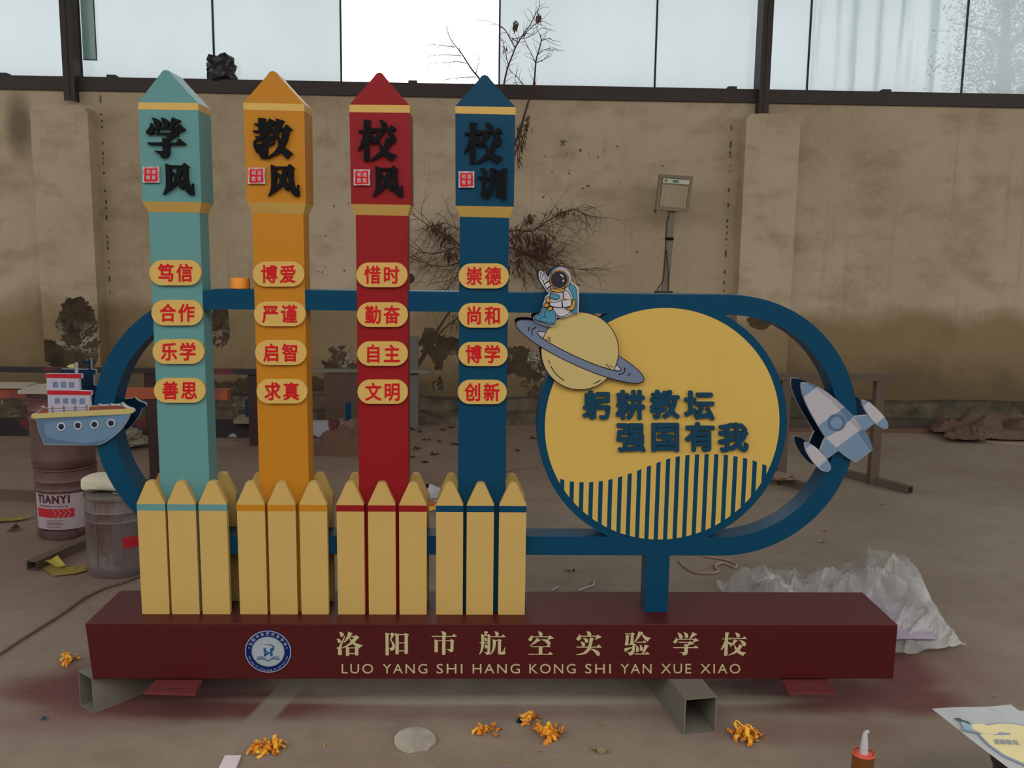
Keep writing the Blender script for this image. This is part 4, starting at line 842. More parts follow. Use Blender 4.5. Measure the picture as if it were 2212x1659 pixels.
# loose tube by the pails
a = G(69, 1233); b = G(205, 1170); d = (b - a).normalized()
tube_thing('loose rusty square tube lying in front of the stacked pails', (a.x, a.y), (a.x + d.x * .95, a.y + d.y * .95), .055, .045, RUST)
a = G(-60, 1072); b = G(84, 1081)
tube_thing('straight rusty tube on the floor at the far left edge', (a.x, a.y), (b.x, b.y), .06, .045, RUST)

# roll of orange tape on the upper bar
c = P(517.5, 600, 2.905)
bm = bmesh.new(); ri = .026; ro_ = .030 * 1.0; hh = P(517, 599.5, 2.905).z - P(517, 622, 2.905).z
lathe(bm, (c.x, 2.908, zt_ + .0012), [(ro_, 0), (ro_, hh), (.022, hh), (.022, 0), (ro_, 0)], 32, 0, False)
tag(build('tape_roll', bm, soft('tape_orange', (206, 122, 46)), smooth=True), 'orange roll of masking tape on the blue bar between teal and orange pillars', 'tape')

# crumpled black bag on the wall beam
def crumple(bm, c, r, seed, sub=4, amp=.45, mi=0):
    t = bmesh.new(); bmesh.ops.create_icosphere(t, subdivisions=sub, radius=1)
    mp = {}
    for v in t.verts:
        p = v.co.copy(); n_ = noise.noise(p * 1.7 + Vector((seed, 0, 0))); m_ = abs(noise.noise(p * 4.1 + Vector((0, seed, 0)))); k_ = abs(noise.noise(p * 9 + Vector((0, 0, seed))))
        s = 1 + amp * n_ - amp * .8 * m_ - amp * .3 * k_
        mp[v] = bm.verts.new((c[0] + p.x * r[0] * s, c[1] + p.y * r[1] * s, c[2] + max(-1, p.z * s) * r[2]))
    for f in t.faces: bm.faces.new([mp[v] for v in f.verts]).material_index = mi
    t.free()
c = P(476, 180, YW + .02); bm = bmesh.new(); crumple(bm, (c.x, YW + .02, ZBEAM + .085), (.155, .09, .12), 3.1, 3, .5)
tag(build('plastic_bag', bm, paint('black_plastic', (34, 30, 32), .4, 0, .2, 0, .5, 1.5), smooth=False), 'crumpled black plastic bag on the steel wall beam', 'bag')

# floodlight
YL = 7.6
fl = thing('floodlight', 'weathered square floodlight on a leaning pole before the wall', 'floodlight', (P(1437, 640, YL).x, YL, 0))
LMP = soft('lamp_frame', (110, 98, 80)); LFC = soft('lamp_face', (134, 122, 100))
def lq(pts, y): return [(P(x, yy, y).x, P(x, yy, y).z) for x, yy in pts]
fo = [(1426, 376), (1498, 381), (1488, 458), (1417, 453)]; fi = [(1431, 381), (1493, 386), (1483.5, 452), (1422, 447.5)]
bm = bmesh.new(); prism(bm, lq(fo, YL - .05), YL - .05, YL + .02); housing = build('housing', bm, LMP, fl)
bm = bmesh.new(); prism(bm, lq(fo, YL - .062), YL - .062, YL - .05, 0, [lq([(1430, 383), (1492, 388), (1482, 450), (1423, 446)], YL - .062)]); build('bezel', bm, LMP, fl)
def ip(u, v): # inside the frame quad
    a = (fi[0][0] + (fi[1][0] - fi[0][0]) * u, fi[0][1] + (fi[1][1] - fi[0][1]) * u); b = (fi[3][0] + (fi[2][0] - fi[3][0]) * u, fi[3][1] + (fi[2][1] - fi[3][1]) * u)
    return (a[0] + (b[0] - a[0]) * v, a[1] + (b[1] - a[1]) * v)
bm = bmesh.new(); prism(bm, lq([ip(.04, .26), ip(.96, .26), ip(.96, .97), ip(.04, .97)], YL - .054), YL - .054, YL - .05); build('lens', bm, LFC, fl)
bm = bmesh.new(); prism(bm, lq([ip(.04, .05), ip(.96, .05), ip(.96, .2), ip(.04, .2)], YL - .056), YL - .056, YL - .05); build('label_plate', bm, soft('pale_label', (164, 162, 146)), fl)
bm = bmesh.new()
for u in (.1, .38, .48): prism(bm, lq([ip(u, .08), ip(u + .1, .08), ip(u + .1, .17), ip(u, .17)], YL - .0575), YL - .0575, YL - .056)
build('label_print', bm, soft('label_green', (84, 104, 80)), fl)
for u in (.15, .38, .62, .85):
    for v in (.35, .55, .75, .92):
        x, y = ip(u, v); bm = bmesh.new(); prism(bm, lq(ell(x, y, .8, .8, 6), YL - .056), YL - .056, YL - .054); build('screw', bm, soft('screw_dark', (60, 50, 40)), fl)
p0, p1 = P(1451, 452, YL), P(1436.5, 632, YL); pf = P(1436, 690, YL)
bm = bmesh.new(); w = .028
hexa(bm, [(p0.x - w, YL - .02, p0.z), (p0.x + w, YL - .02, p0.z), (p1.x + w, YL - .02, p1.z), (p1.x - w, YL - .02, p1.z), (p0.x - w, YL + .02, p0.z), (p0.x + w, YL + .02, p0.z), (p1.x + w, YL + .02, p1.z), (p1.x - w, YL + .02, p1.z)])
build('pole', bm, soft('pole_grey', (104, 98, 86)), fl)
bm = bmesh.new(); c = P(1446, 516, YL); box(bm, c.x - .034, c.x + .03, YL - .026, YL + .024, c.z - .012, c.z + .012); build('clamp', bm, BLK, fl)
bm = bmesh.new(); box(bm, p1.x - .07, p1.x + .06, YL - .03, YL + .10, p1.z - .04, p1.z + .01); box(bm, p1.x - .03, p1.x + .03, YL - .03, YL + .03, 0, p1.z - .02); build('stand', bm, STEEL, fl)
bm = bmesh.new(); tube(bm, [P(x, y, YL - .03) for x, y in ((1446, 462), (1440, 480), (1438, 515), (1437, 560), (1433, 605), (1422, 622), (1420, 630))], .005, 5); tube(bm, [P(x, y, YL - .03) for x, y in ((1440, 540), (1444, 590), (1443, 636))], .004, 5); build('cable', bm, soft('cable_dark', (58, 48, 40)), fl)

# trestle at right
YT = 5.68
def beam_px(bm, x0, x1, y0, y1, Y, dpt):
    a, b = P(x0, y0, Y), P(x1, y1, Y); box(bm, a.x, b.x, Y, Y + dpt, b.z, a.z)
tr = thing('trestle', 'brown steel trestle standing behind the rocket cut-out', 'trestle', (2.1, YT, 0))
bm = bmesh.new(); beam_px(bm, 1640, 1937, 808, 824, YT, .06); build('rail', bm, RUST, tr)
zr = P(1800, 823, YT).z
for px, pb in ((1902, 1040), (1699, 1040)):
    x = P(px, 824, YT + .02).x
    bm = bmesh.new(); box(bm, x - .028, x + .028, YT + .005, YT + .06, 0, zr); build('leg', bm, RUST, tr)
    bm = bmesh.new(); hollow(bm, (x - .14, YT + .30), (x + .14, YT - .20), .05, .045, .004); build('foot', bm, RUST, tr)
bm = bmesh.new(); x = P(1699, 824, YT).x
crumple(bm, (x - .02, YT - .08, .075), (.11, .06, .028), 9, 3, .4); tag(build('rag', bm, soft('rag_brown', (104, 84, 72))), 'twisted brown strip of cloth on the left foot of the trestle', 'rag')

# trestle and orange beam at left
YL2 = 5.6
tl_ = thing('trestle', 'dark trestle with an orange-splashed beam left of the teal pillar', 'trestle', (-2.0, YL2, 0))
x0, x1 = P(-60, 850, YL2).x, P(491, 850, YL2).x; zA, zB = P(300, 841, YL2).z, P(300, 862, YL2).z
om = NT('orange_splashed_steel'); om.fin(om.mix(om.ramp(om.noise(2.2, 3), .44, .56), srgb(158, 72, 40), srgb(112, 46, 40)), .6); 
bm = bmesh.new(); box(bm, x0, x1, YL2, YL2 + .08, zB, zA); build('rail', bm, om.m, tl_)
for px in (326, -140):
    x = P(px, 870, YL2).x; bm = bmesh.new(); box(bm, x - .03, x + .03, YL2 + .01, YL2 + .07, 0, zB); build('leg', bm, DKR, tl_)
    bm = bmesh.new(); box(bm, x - .035, x + .035, YL2 - .18, YL2 + .26, 0, .035); build('foot', bm, DKR, tl_)
for (a, b, lab) in ((-20, 62, 'grey plate of dried plaster on the orange beam at far left'), ):
    xa, xb = P(a, 840, YL2).x, P(b, 840, YL2).x; bm = ragged(xa, xb, YL2 - .02, YL2 + .12, zA + .001, zA + .018, 14, .012); tag(build('plaster_slab', bm, soft('pale_plaster', (132, 124, 110))), lab, 'slab')
# racks nearer the wall
YR = 6.7
def splash(nm, base_, spots, sc):
    t = NT(nm); c = srgb(*base_)
    for i, s in enumerate(spots): c = t.mix(t.ramp(t.noise(sc, 2, .4, vec=t.vm('ADD', t.obj(), (i * 7.3, i, 0))), .62, .64), c, srgb(*s))
    t.fin(c, .7); return t.m
SPL = splash('splashed_dark_steel', (40, 31, 30), ((96, 34, 40), (150, 148, 150)), 3.2)
rk = thing('steel_rack', 'long dark rail splashed with red and white paint before the wall', 'rack', (-2.2, YR, 0))
bm = bmesh.new(); beam_px(bm, -60, 556, 793.5, 809.5, YR, .07); build('rail', bm, SPL, rk)
zr2 = P(300, 809, YR).z
for px in (322, -90, 546):
    x = P(px, 820, YR).x; bm = bmesh.new(); box(bm, x - .04, x + .04, YR + .01, YR + .07, 0, zr2); build('leg', bm, DKR, rk)
lb = thing('floor_rail', 'low dark rail with white patches and two blue stubs by the rubble', 'rail', (-2.2, 7.05, 0))
bm = bmesh.new(); Yf = 7.0; a, b = P(-60, 906, Yf), P(742, 906, Yf); box(bm, a.x, b.x, Yf, Yf + .08, 0.004, P(400, 909, Yf).z); build('rail', bm, SPL, lb)
zf = P(400, 909, Yf).z
for px0, px1, ty in ((529, 543, 862), (746, 757, 870)):
    a, b = P(px0, ty, Yf + .02), P(px1, ty, Yf + .02); bm = bmesh.new(); box(bm, a.x, b.x, Yf + .02, Yf + .06, zf - .002, a.z); build('stub', bm, BLUE, lb)['label'] = 'short blue stub'
bm = bmesh.new(); a, b = P(508, 912, 6.95), P(556, 921, 6.95); box(bm, a.x, b.x, 6.9, 7.12, zf, zf + .03); tag(build('board', bm, soft('board_grey', (112, 98, 82))), 'short grey board lying across the low dark rail', 'board')
# silver rail with brown panel
sr = thing('silver_frame', 'silver rail with a brown panel standing behind the red pillar', 'frame', (-.8, 7.3, 0)); Ys = 7.3
ALU = paint('silver_rail', (112, 110, 102), .35, .6, .08, 0, .5, 1.6)
bm = bmesh.new(); beam_px(bm, 676, 930, 797, 806.5, Ys, .05); build('rail', bm, ALU, sr)
bm = bmesh.new(); a, b = P(700, 808, Ys + .01), P(790, 868, Ys + .01); box(bm, a.x, b.x, Ys + .01, Ys + .03, 0, P(700, 807, Ys).z); build('panel', bm, soft('brown_panel', (74, 58, 48)), sr)
bm = bmesh.new(); a, b = P(884, 727, Ys + .05), P(903, 727, Ys + .05); box(bm, a.x, b.x, Ys + .05, Ys + .09, 0, a.z); build('upright', bm, soft('grey_upright', (82, 80, 74)), sr)
# rails at the foot of the right wall
Yc = 7.42
t1 = thing('floor_channel', 'shiny steel channel over a brown beam along the right wall foot', 'steel channel', (3.2, Yc, 0))
bm = bmesh.new(); a, b = P(1640, 906, Yc), P(2120, 923, Yc); zq = P(1800, 923, Yc).z; box(bm, a.x, b.x, Yc, Yc + .1, zq, P(1800, 906, Yc).z); build('channel', bm, paint('polished_channel', (96, 90, 80), .3, .8, .2, 0, .5, 1.7), t1)
bm = bmesh.new(); a, b = P(1640, 925, Yc - .04), P(2230, 925, Yc - .04); box(bm, a.x, b.x, Yc - .04, Yc + .12, 0, zq - .001); build('beam', bm, soft('brown_beam', (86, 62, 52)), t1)
# tarp and board right
def sheet(fn, nu, nv, th=.004):
    bm = bmesh.new(); g = [[bm.verts.new(fn(i / nu, j / nv)) for j in range(nv + 1)] for i in range(nu + 1)]
    for i in range(nu):
        for j in range(nv): bm.faces.new([g[i][j], g[i + 1][j], g[i + 1][j + 1], g[i][j + 1]])
    if th: bmesh.ops.solidify(bm, geom=list(bm.faces), thickness=th)
    return bm
a, b = G(2050, 955), G(2300, 965)
def tarp(u, v):
    x = a.x + (b.x - a.x) * u + .08 * noise.noise(Vector((u * 3, v * 4, 0))); y = a.y - .05 + .62 * v + .05 * noise.noise(Vector((v * 5, u * 3, 2)))
    e = min(1, u * 4) * min(1, v * 3, (1 - v) * 5 + .2); z = .03 + .09 * e + .09 * noise.noise(Vector((u * 5, v * 5, 5))) * e + .03 * abs(noise.noise(Vector((u * 14, v * 12, 5))))
    return (x, y, max(.016, z))
tag(build('tarpaulin', sheet(tarp, 60, 30), soft('tarp_brown', (120, 98, 84), 1.7, .7), smooth=True), 'crumpled brown tarpaulin by the right wall foot', 'tarpaulin')
bm = bmesh.new(); q = [G(2085, 950), G(2290, 972), G(2290, 950), G(2120, 935)]; plan(bm, [(v.x, v.y) for v in q], .001, .012); tag(build('cardboard', bm, soft('cardboard', (134, 112, 94))), 'flat cardboard sheet under the brown tarpaulin', 'cardboard')
# grey sacking behind left trestle
c = G(285, 955); bm = bmesh.new(); crumple(bm, (c.x, c.y - .20, .07), (.20, .11, .09), 5.5, 4, .5)
tag(build('plastic_sacking', bm, soft('grey_sacking', (112, 102, 88), 1.6, .6)), 'crumpled grey plastic sacking behind the ship cut-out bow', 'sack')
# rubble
def rock(c, r, seed, mat, label, nm='rock'):
    bm = bmesh.new(); crumple(bm, (c.x, c.y, r[2] * .8), r, seed, 3, .35)
    return tag(build(nm, bm, mat), label, 'rock')
STN = soft('brown_stone', (100, 76, 64)); 
rock(G(757, 944), (.13, .12, .09), 2.2, STN, 'large reddish stone beside the low dark rail')
gt = G(728, 984); bm = bmesh.new()
def mound(u, v):
    x = gt.x - .22 + .5 * u; y = gt.y - .02 + .42 * v; e = max(0, 1 - ((u - .55) / .52) ** 2 - ((v - .5) / .5) ** 2)
    return (x, y, .001 + .14 * e ** .7 * (1 + .5 * noise.noise(Vector((u * 7, v * 7, 1)))) + .025 * abs(noise.noise(Vector((u * 22, v * 22, 3)))) * (1 if e > 0 else 0))
tag(build('soil_heap', sheet(mound, 50, 40, 0), soft('soil', (92, 68, 54), 1.7, .95, .25), recalc=False), 'low heap of brown earth and grit behind the orange pillar', 'heap')
for i, (px, py, s, lab) in enumerate(((762, 968, .07, 'broken brick beside the earth heap'), (600, 945, .03, 'small pebble behind the orange pillar'), (520, 932, .03, 'small pebble left of the orange pillar'), (1160, 905, .05, 'grey stone chunk right of the blue pillar'), (905, 890, .05, 'grey stone chunk between red and blue pillars'))):
    rock(G(px, py), (s, s * .8, s * .6), 4 + i, STN, lab)
# dead leaves on the floor (tiny)
LF = soft('dead_leaf', (86, 58, 42)); nn = 0
def scrap(px, py, w, l, ang, mat, label, name, cat, group=None, curl=.012, z=0.002, n=6):
    c = G(px, py); bm = bmesh.new(); r0 = R.random() * 9
    rows = []
    for i in range(n + 1):
        u = i / n - .5; hw = w * .5 * (math.sqrt(max(0.02, 1 - (2 * u) ** 2)) * (1 + .3 * noise.noise(Vector((u * 6, r0, 0)))))
        row = []
        for k in (-1, 0, 1):
            x, y = u * l, k * hw; zz = z + curl * abs(noise.noise(Vector((u * 3, k * 1.3, r0)))) * 2
            row.append(bm.verts.new((c.x + x * math.cos(ang) - y * math.sin(ang), c.y + x * math.sin(ang) + y * math.cos(ang), zz)))
        rows.append(row)
    for a_, b_ in zip(rows, rows[1:]):
        for k in (0, 1): bm.faces.new([a_[k], b_[k], b_[k + 1], a_[k + 1]])
    bmesh.ops.solidify(bm, geom=list(bm.faces), thickness=.0015)
    return tag(build(name, bm, mat), label, cat, group)
for px, py in ((905, 935), (922, 952), (952, 955), (900, 972), (985, 962), (940, 983), (893, 990), (960, 930), (1150, 948), (1190, 992), (895, 930), (975, 925), (1115, 975), (915, 1000)):
    scrap(px + R.uniform(-4, 4), py, .025, .07, R.uniform(0, 3), LF, 'small brown dead leaf on the floor behind the pillars', 'dead_leaf', 'leaf', 'dead leaves behind the pillars', .02)
# cloth bundle behind the pickets
c = G(925, 1100); root = thing('rag_bundle', 'white, black and orange rag bundle behind the pickets', 'rag', (c.x, c.y, 0))
for (dx, dz, r, m_, nm) in ((.02, .09, (.05, .04, .05), WHITE, 'white_cloth'), (-.015, .12, (.022, .02, .03), BLK, 'black_cloth'), (-.01, .045, (.045, .04, .035), soft('rust_cloth', (150, 76, 38)), 'orange_cloth'), (0, .014, (.06, .05, .018), soft('yellow_cloth', (190, 140, 60)), 'yellow_cloth')):
    bm = bmesh.new(); crumple(bm, (c.x + dx, c.y, dz), r, 3 + dx * 50, 3, .45); build(nm, bm, m_, root)

# pails ------------------------------------------------------------
def pail_mat(nm, body_, tint, rust):
    t = NT(nm); c = t.mix(t.ramp(t.noise(3.5, 5, .6), .38, .66), srgb(*body_), srgb(*tint)); c = t.mix(t.ramp(t.noise(6, 5, .7, sc=(1, 1, .4)), .5, .66, 0, .8), c, srgb(*rust))
    t.fin(c, .5, .25, .5); return t.m
PM1 = pail_mat('red_sprayed_pail', (104, 78, 74), (92, 50, 52), (66, 48, 40)); PM2 = pail_mat('grey_pail', (124, 112, 108), (96, 84, 80), (94, 64, 62)); LBL = soft('pail_label', (138, 124, 126), 1.7, .6); LRED = soft('label_red', (148, 30, 38), 1.7, .6); LINK = soft('label_ink', (70, 38, 46), 1.5)
def pail_prof(r, h): return [(r * .97, 0), (r, .006), (r, h * .10), (r * 1.012, h * .12), (r, h * .14), (r, h * .68), (r * 1.02, h * .70), (r, h * .72), (r * 1.0, h * .80), (r * 1.025, h * .82), (r * 1.0, h * .84), (r, h * .965), (r * 1.03, h * .975), (r * 1.03, h), (r * .96, h), (r * .95, h * .985)]
def curved(bm, c, r, a0, a1, z0, z1, mi=0, n=12, e=.0008):
    for i in range(n):
        t0, t1_ = a0 + (a1 - a0) * i / n, a0 + (a1 - a0) * (i + 1) / n
        vs = [bm.verts.new((c[0] + (r + e) * math.sin(t), c[1] - (r + e) * math.cos(t), z)) for t, z in ((t0, z0), (t1_, z0), (t1_, z1), (t0, z1))]
        bm.faces.new(vs).material_index = mi
def cyl(c, r, a0, a1, z0, z1, e=.0014):
    def fn(u, v, w):
        t = a0 + (a1 - a0) * u; q = r + e * (1 - w); return (c[0] + q * math.sin(t), c[1] - q * math.cos(t), z0 + (z1 - z0) * v)
    return fn
rp = .145; hp = .36
cb = G(152, 1169); c1 = (P(147, 1100, cb.y + rp).x, cb.y + rp, 0)
pl1 = thing('paint_pail', 'red-dusted paint pail with arrow label, lower of the stacked pair', 'pail', c1)
bm = bmesh.new(); lathe(bm, c1, pail_prof(rp, hp), 48); build('body', bm, PM1, pl1, smooth=True)
bm = bmesh.new(); curved(bm, c1, rp, -.85, .95, hp * .16, hp * .66, e=.0006); build('paper_label', bm, LBL, pl1)['label'] = 'pale printed label'
bm = bmesh.new(); text(bm, 'TIANYI', cyl(c1, rp, -.66, .5, hp * .53, hp * .65, .002), .05, 0, 6); build('lettering', bm, LINK, pl1)
bm = bmesh.new(); text(bm, 'Innovative Coating', cyl(c1, rp, -.55, .42, hp * .475, hp * .505, .002)); build('lettering', bm, LINK, pl1)
bm = bmesh.new(); curved(bm, c1, rp, -.72, .62, hp * .33, hp * .455, e=.0012); build('red_band', bm, LRED, pl1)['label'] = 'red band with pale chevrons'
bm = bmesh.new()
for k in range(4):
    a0 = -.08 + k * .155
    for s_ in (0, 1):
        z0_, z1_ = (hp * .33, hp * .3925) if s_ == 0 else (hp * .455, hp * .3925)
        vs = [bm.verts.new((c1[0] + (rp + .002) * math.sin(t), c1[1] - (rp + .002) * math.cos(t), z)) for t, z in ((a0, z0_), (a0 + .022, z0_), (a0 + .142, z1_), (a0 + .12, z1_))]; bm.faces.new(vs)
build('chevron', bm, LBL, pl1)
bm = bmesh.new()
for k in range(6): curved(bm, c1, rp, -.3, .3 - .05 * (k % 3), hp * (.29 - k * .02), hp * (.296 - k * .02), e=.0013)
build('fine_print', bm, LINK, pl1)
bm = bmesh.new(); text(bm, 'CHINA TOPOLOGY CHEMICAL', cyl(c1, rp, -.5, .7, hp * .135, hp * .16, .0035)); build('lettering', bm, LINK, pl1)
c2 = (c1[0] - .008, c1[1] + .006, hp)
pl2 = thing('paint_pail', 'red-sprayed bare pail, upper of the stacked pair behind the ship', 'pail', c2)
bm = bmesh.new(); lathe(bm, c2, pail_prof(rp * 1.02, hp * .98), 48); build('body', bm, PM1, pl2, smooth=True)
bm = bmesh.new(); lathe(bm, (c2[0], c2[1], hp + hp * .985), [(rp * .97, -.01), (rp * 1.03, -.005), (rp * 1.03, .012), (rp * .9, .014)], 40); build('lid', bm, DKR, pl2, smooth=True)
bm = ragged(c2[0] - .16, c2[0] + .12, c2[1] - .1, c2[1] + .12, hp * 1.985 + .016, hp * 1.985 + .034, 16, .01); tag(build('plaster_slab', bm, soft('pale_plaster', (132, 124, 110))), 'broken pale plaster slab on the upper pail', 'slab')
cb = G(257, 1252); c3 = (P(262, 1180, cb.y + rp).x, cb.y + rp, 0)
pl3 = thing('paint_pail', 'grey dented pail standing alone by the left pickets', 'pail', c3)
bm = bmesh.new(); lathe(bm, c3, pail_prof(rp, hp), 48); build('body', bm, PM2, pl3, smooth=True)
bm = bmesh.new(); curved(bm, c3, rp, .15, .42, hp * .16, hp * .80, e=.001); build('dark_panel', bm, soft('dark_pail_panel', (84, 74, 72)), pl3)['label'] = 'dark upright stripe'
bm = bmesh.new(); curved(bm, c3, rp, .42, 1.2, hp * .38, hp * .52, e=.001); build('red_band', bm, LRED, pl3)
bm = bmesh.new(); curved(bm, c3, rp, -.38, -.345, 0.01, hp * .96, e=.0012); build('seam', bm, soft('seam_dark', (82, 70, 66)), pl3)
bm = bmesh.new(); lathe(bm, (c3[0], c3[1], hp), [(rp * .95, -.012), (rp * .94, .004), (rp * .3, .006)], 40); build('lid', bm, GALV, pl3, smooth=True)
bm = bmesh.new(); tube(bm, [(c3[0] + .03 + .03 * math.cos(k * .52), c3[1] - .06 + .02 * math.sin(k * .52), hp + .012) for k in range(13)], .004, 5, cap=False); build('handle_ring', bm, GALV, pl3)
bm = bmesh.new()
def bag(u, v):
    a_ = 2 * math.pi * v; sx = .13 * (u - .5) * 2; e = (1 - abs(2 * u - 1) ** 10) ** .5 if abs(2 * u - 1) < 1 else 0
    wr = 1 + .12 * noise.noise(Vector((u * 4, math.cos(a_) * 2, math.sin(a_) * 2)))
    return (c3[0] - .02 + sx, c3[1] - .01 + .07 * math.copysign(abs(math.cos(a_)) ** .6, math.cos(a_)) * e * wr, hp + .048 + .034 * math.copysign(abs(math.sin(a_)) ** .6, math.sin(a_)) * e * wr)
tag(build('cloth_roll', sheet(bag, 26, 24, 0), soft('cream_cloth', (168, 160, 140), 1.8), smooth=True), 'folded cream cloth roll on the grey pail', 'cloth')

# cable
pts = [G(x, y, .006) for x, y in ((-40, 1432), (0, 1412), (60, 1372), (120, 1335), (180, 1292), (230, 1268), (275, 1255), (310, 1240), (380, 1215), (450, 1190))]
bm = bmesh.new(); sp_ = []
for i in range(len(pts) - 1):
    for k in range(5): sp_.append(pts[i].lerp(pts[i + 1], k / 5) + Vector((.004 * noise.noise(Vector((i + k / 5, 0, 0))), .006 * noise.noise(Vector((i + k / 5, 3, 0))), 0)))
tube(bm, sp_, .0055, 6); tag(build('cable', bm, soft('cable_brown', (92, 76, 66))), 'thin brown cable trailing across the floor at left', 'cable')
# plastic wrap with paper
def ptsin(poly, x, y):
    c = False; j = len(poly) - 1
    for i in range(len(poly)):
        if (poly[i][1] > y) != (poly[j][1] > y) and x < (poly[j][0] - poly[i][0]) * (y - poly[i][1]) / (poly[j][1] - poly[i][1]) + poly[i][0]: c = not c
        j = i
    return c
A0, A1 = G(1545, 1300), G(2003, 1330)
def wrap(u, v):
    # u left to right, v front to back
    x = 1.03 + .78 * u; yf = 3.10 + .10 * math.sin(u * 3) + (.0 if u < .75 else (u - .75) * .5); yk = 3.95 - .12 * abs(u - .45) + (0 if u < .8 else -(u - .8) * 1.9)
    y = yf + (yk - yf) * v
    e = (1 - (2 * v - 1) ** 4) * (1 - (2 * u - 1) ** 6)
    pk = math.exp(-((u - .80) / .17) ** 2 - ((v - .55) / .3) ** 2) * .19; pk2 = math.exp(-((u - .16) / .12) ** 2 - ((v - .6) / .3) ** 2) * .09
    rg = lambda a_, b_, c_: max(0.0, .42 - abs(noise.noise(Vector((a_, b_, c_))))) / .42
    rid = rg(u * 4 + v * 2, v * 2 - u, .3) ** 2 * .06 + rg(u * 9 - v * 4, v * 4, 2) ** 2 * .03 + rg(u * 21, v * 12 + u * 5, 4) ** 2 * .011
    z = .012 + e * (.035 + pk + pk2) + rid * (.25 + .75 * e)
    x += .03 * noise.noise(Vector((u * 6, v * 6, 9))); y += .04 * noise.noise(Vector((u * 5, v * 5, 7)))
    return (x, y, z)
t = NT('milky_plastic'); t.b.inputs['Base Color'].default_value = srgb(188, 182, 178); t.b.inputs['Roughness'].default_value = .32; t.put(t.b.inputs['Alpha'], t.ramp(t.noise(3, 5, .6), .35, .65, .35, .75))
t.b.inputs['Specular IOR Level'].default_value = .7; t.bump(t.noise(60, 3), .3, .004)
pw = thing('plastic_wrap', 'crumpled milky plastic wrap heaped behind the right end of the base', 'plastic wrap', (1.5, 3.5, 0))
build('film', sheet(wrap, 110, 80, 0), t.m, pw, recalc=False)
def inner_paper(u, v):
    return (1.28 + .42 * u, 3.22 + .40 * v, .055 + .05 * math.sin(u * 3) * v + .01 * noise.noise(Vector((u * 3, v * 3, 0))))
build('paper_sheet', sheet(inner_paper, 12, 10, .001), soft('paper_lilac', (170, 160, 172), 1.8), pw)['label'] = 'pale paper inside the plastic'
# string
sx = [G(x, y, .006) for x, y in ((1455, 1196), (1468, 1212), (1485, 1228), (1505, 1237), (1530, 1238), (1552, 1234), (1545, 1222), (1560, 1216), (1580, 1222), (1588, 1226), (1590, 1218), (1570, 1210), (1540, 1204), (1515, 1200), (1480, 1196))]
bm = bmesh.new(); sm = []
for i in range(1, len(sx) - 2):
    p0, p1, p2, p3 = sx[i - 1:i + 3]
    for k in range(6):
        t_ = k / 6; sm.append(.5 * ((2 * p1) + (-p0 + p2) * t_ + (2 * p0 - 5 * p1 + 4 * p2 - p3) * t_ ** 2 + (-p0 + 3 * p1 - 3 * p2 + p3) * t_ ** 3))
tube(bm, sm, .006, 6); tag(build('string', bm, soft('string_pale', (132, 112, 98))), 'loop of pale twine on the floor right of the post', 'string')
# bent white straws
for L_, lab in ((((1250, 1275), (1268, 1268), (1282, 1264), (1284, 1255)), 'bent white plastic straw behind the base, longer one'), (((1192, 1275), (1200, 1270), (1206, 1267)), 'short white plastic straw behind the base')):
    bm = bmesh.new(); tube(bm, [G(x, y, .005) for x, y in L_], .004, 6); tag(build('straw', bm, WHITE), lab, 'straw')
for px, py, w, l, an, m_, lab in ((1230, 1237, .008, .05, .1, LF, 'thin brown twig scrap left of the post'), (1190, 1205, .012, .025, 0, WHITE, 'tiny white scrap under the lower blue bar'), (1907, 1092, .012, .025, .4, WHITE, 'tiny white scrap near the trestle foot'), (1783, 1148, .02, .025, 0, soft('scrap_orange', (198, 124, 40)), 'tiny orange flake right of the ring frame'), (1775, 1172, .015, .03, 0, WHITE, 'pale chip on the floor right of the ring frame'), (1998, 960, .02, .02, 0, WHITE, 'pale chip on the floor before the tarpaulin'), (95, 1556, .012, .03, 0, TEAL, 'tiny teal chip on the floor at lower left'), (2150, 1508, .01, .018, .6, CREAM, 'tiny cream chip above the paper sheet'), (1296, 1625, .028, .05, -.5, CREAM, 'cream plastic chip at the bottom, right of the shavings')):
    scrap(px, py, w, l, an, m_, lab, 'scrap', 'scrap')
# yellow paper scraps
YS = soft('yellow_scrap', (150, 132, 70))
def strip(pts, wid, label, mat, lift=.02, name='paper_scrap'):
    g = [G(x, y) for x, y in pts]; n = len(g)
    bm = bmesh.new(); rows = []
    for i, p in enumerate(g):
        d = (g[min(n - 1, i + 1)] - g[max(0, i - 1)]).normalized(); e = Vector((-d.y, d.x, 0)); z = .003 + lift * abs(math.sin(i * 1.3))
        rows.append([bm.verts.new(p + e * s * wid[i] / 2 + Vector((0, 0, z + (0.01 if s > 0 else 0) * (i % 2)))) for s in (-1, 0, 1)])
    for a_, b_ in zip(rows, rows[1:]):
        for k in (0, 1): bm.faces.new([a_[k], b_[k], b_[k + 1], a_[k + 1]])
    bmesh.ops.solidify(bm, geom=list(bm.faces), thickness=.001)
    return tag(build(name, bm, mat), label, 'scrap')
strip([(98, 1224), (118, 1230), (136, 1238), (160, 1236), (180, 1232), (190, 1230)], [.05, .08, .11, .09, .07, .03], 'flat torn yellow paper beside the loose tube', YS, .006)
strip([(98, 1221), (112, 1222), (134, 1232)], [.05, .06, .035], 'curled bright yellow paper on the torn piece', soft('yellow_bright', (180, 164, 82)), .03)
strip([(-20, 1130), (0, 1128), (30, 1126), (50, 1124), (64, 1120)], [.05, .06, .05, .04, .03], 'yellow paper strip at the far left edge', YS, .012)
strip([(18, 1146), (30, 1147), (42, 1146)], [.03, .06, .03], 'reddish crumpled leaf at the far left', soft('reddish', (104, 58, 50)), .02)
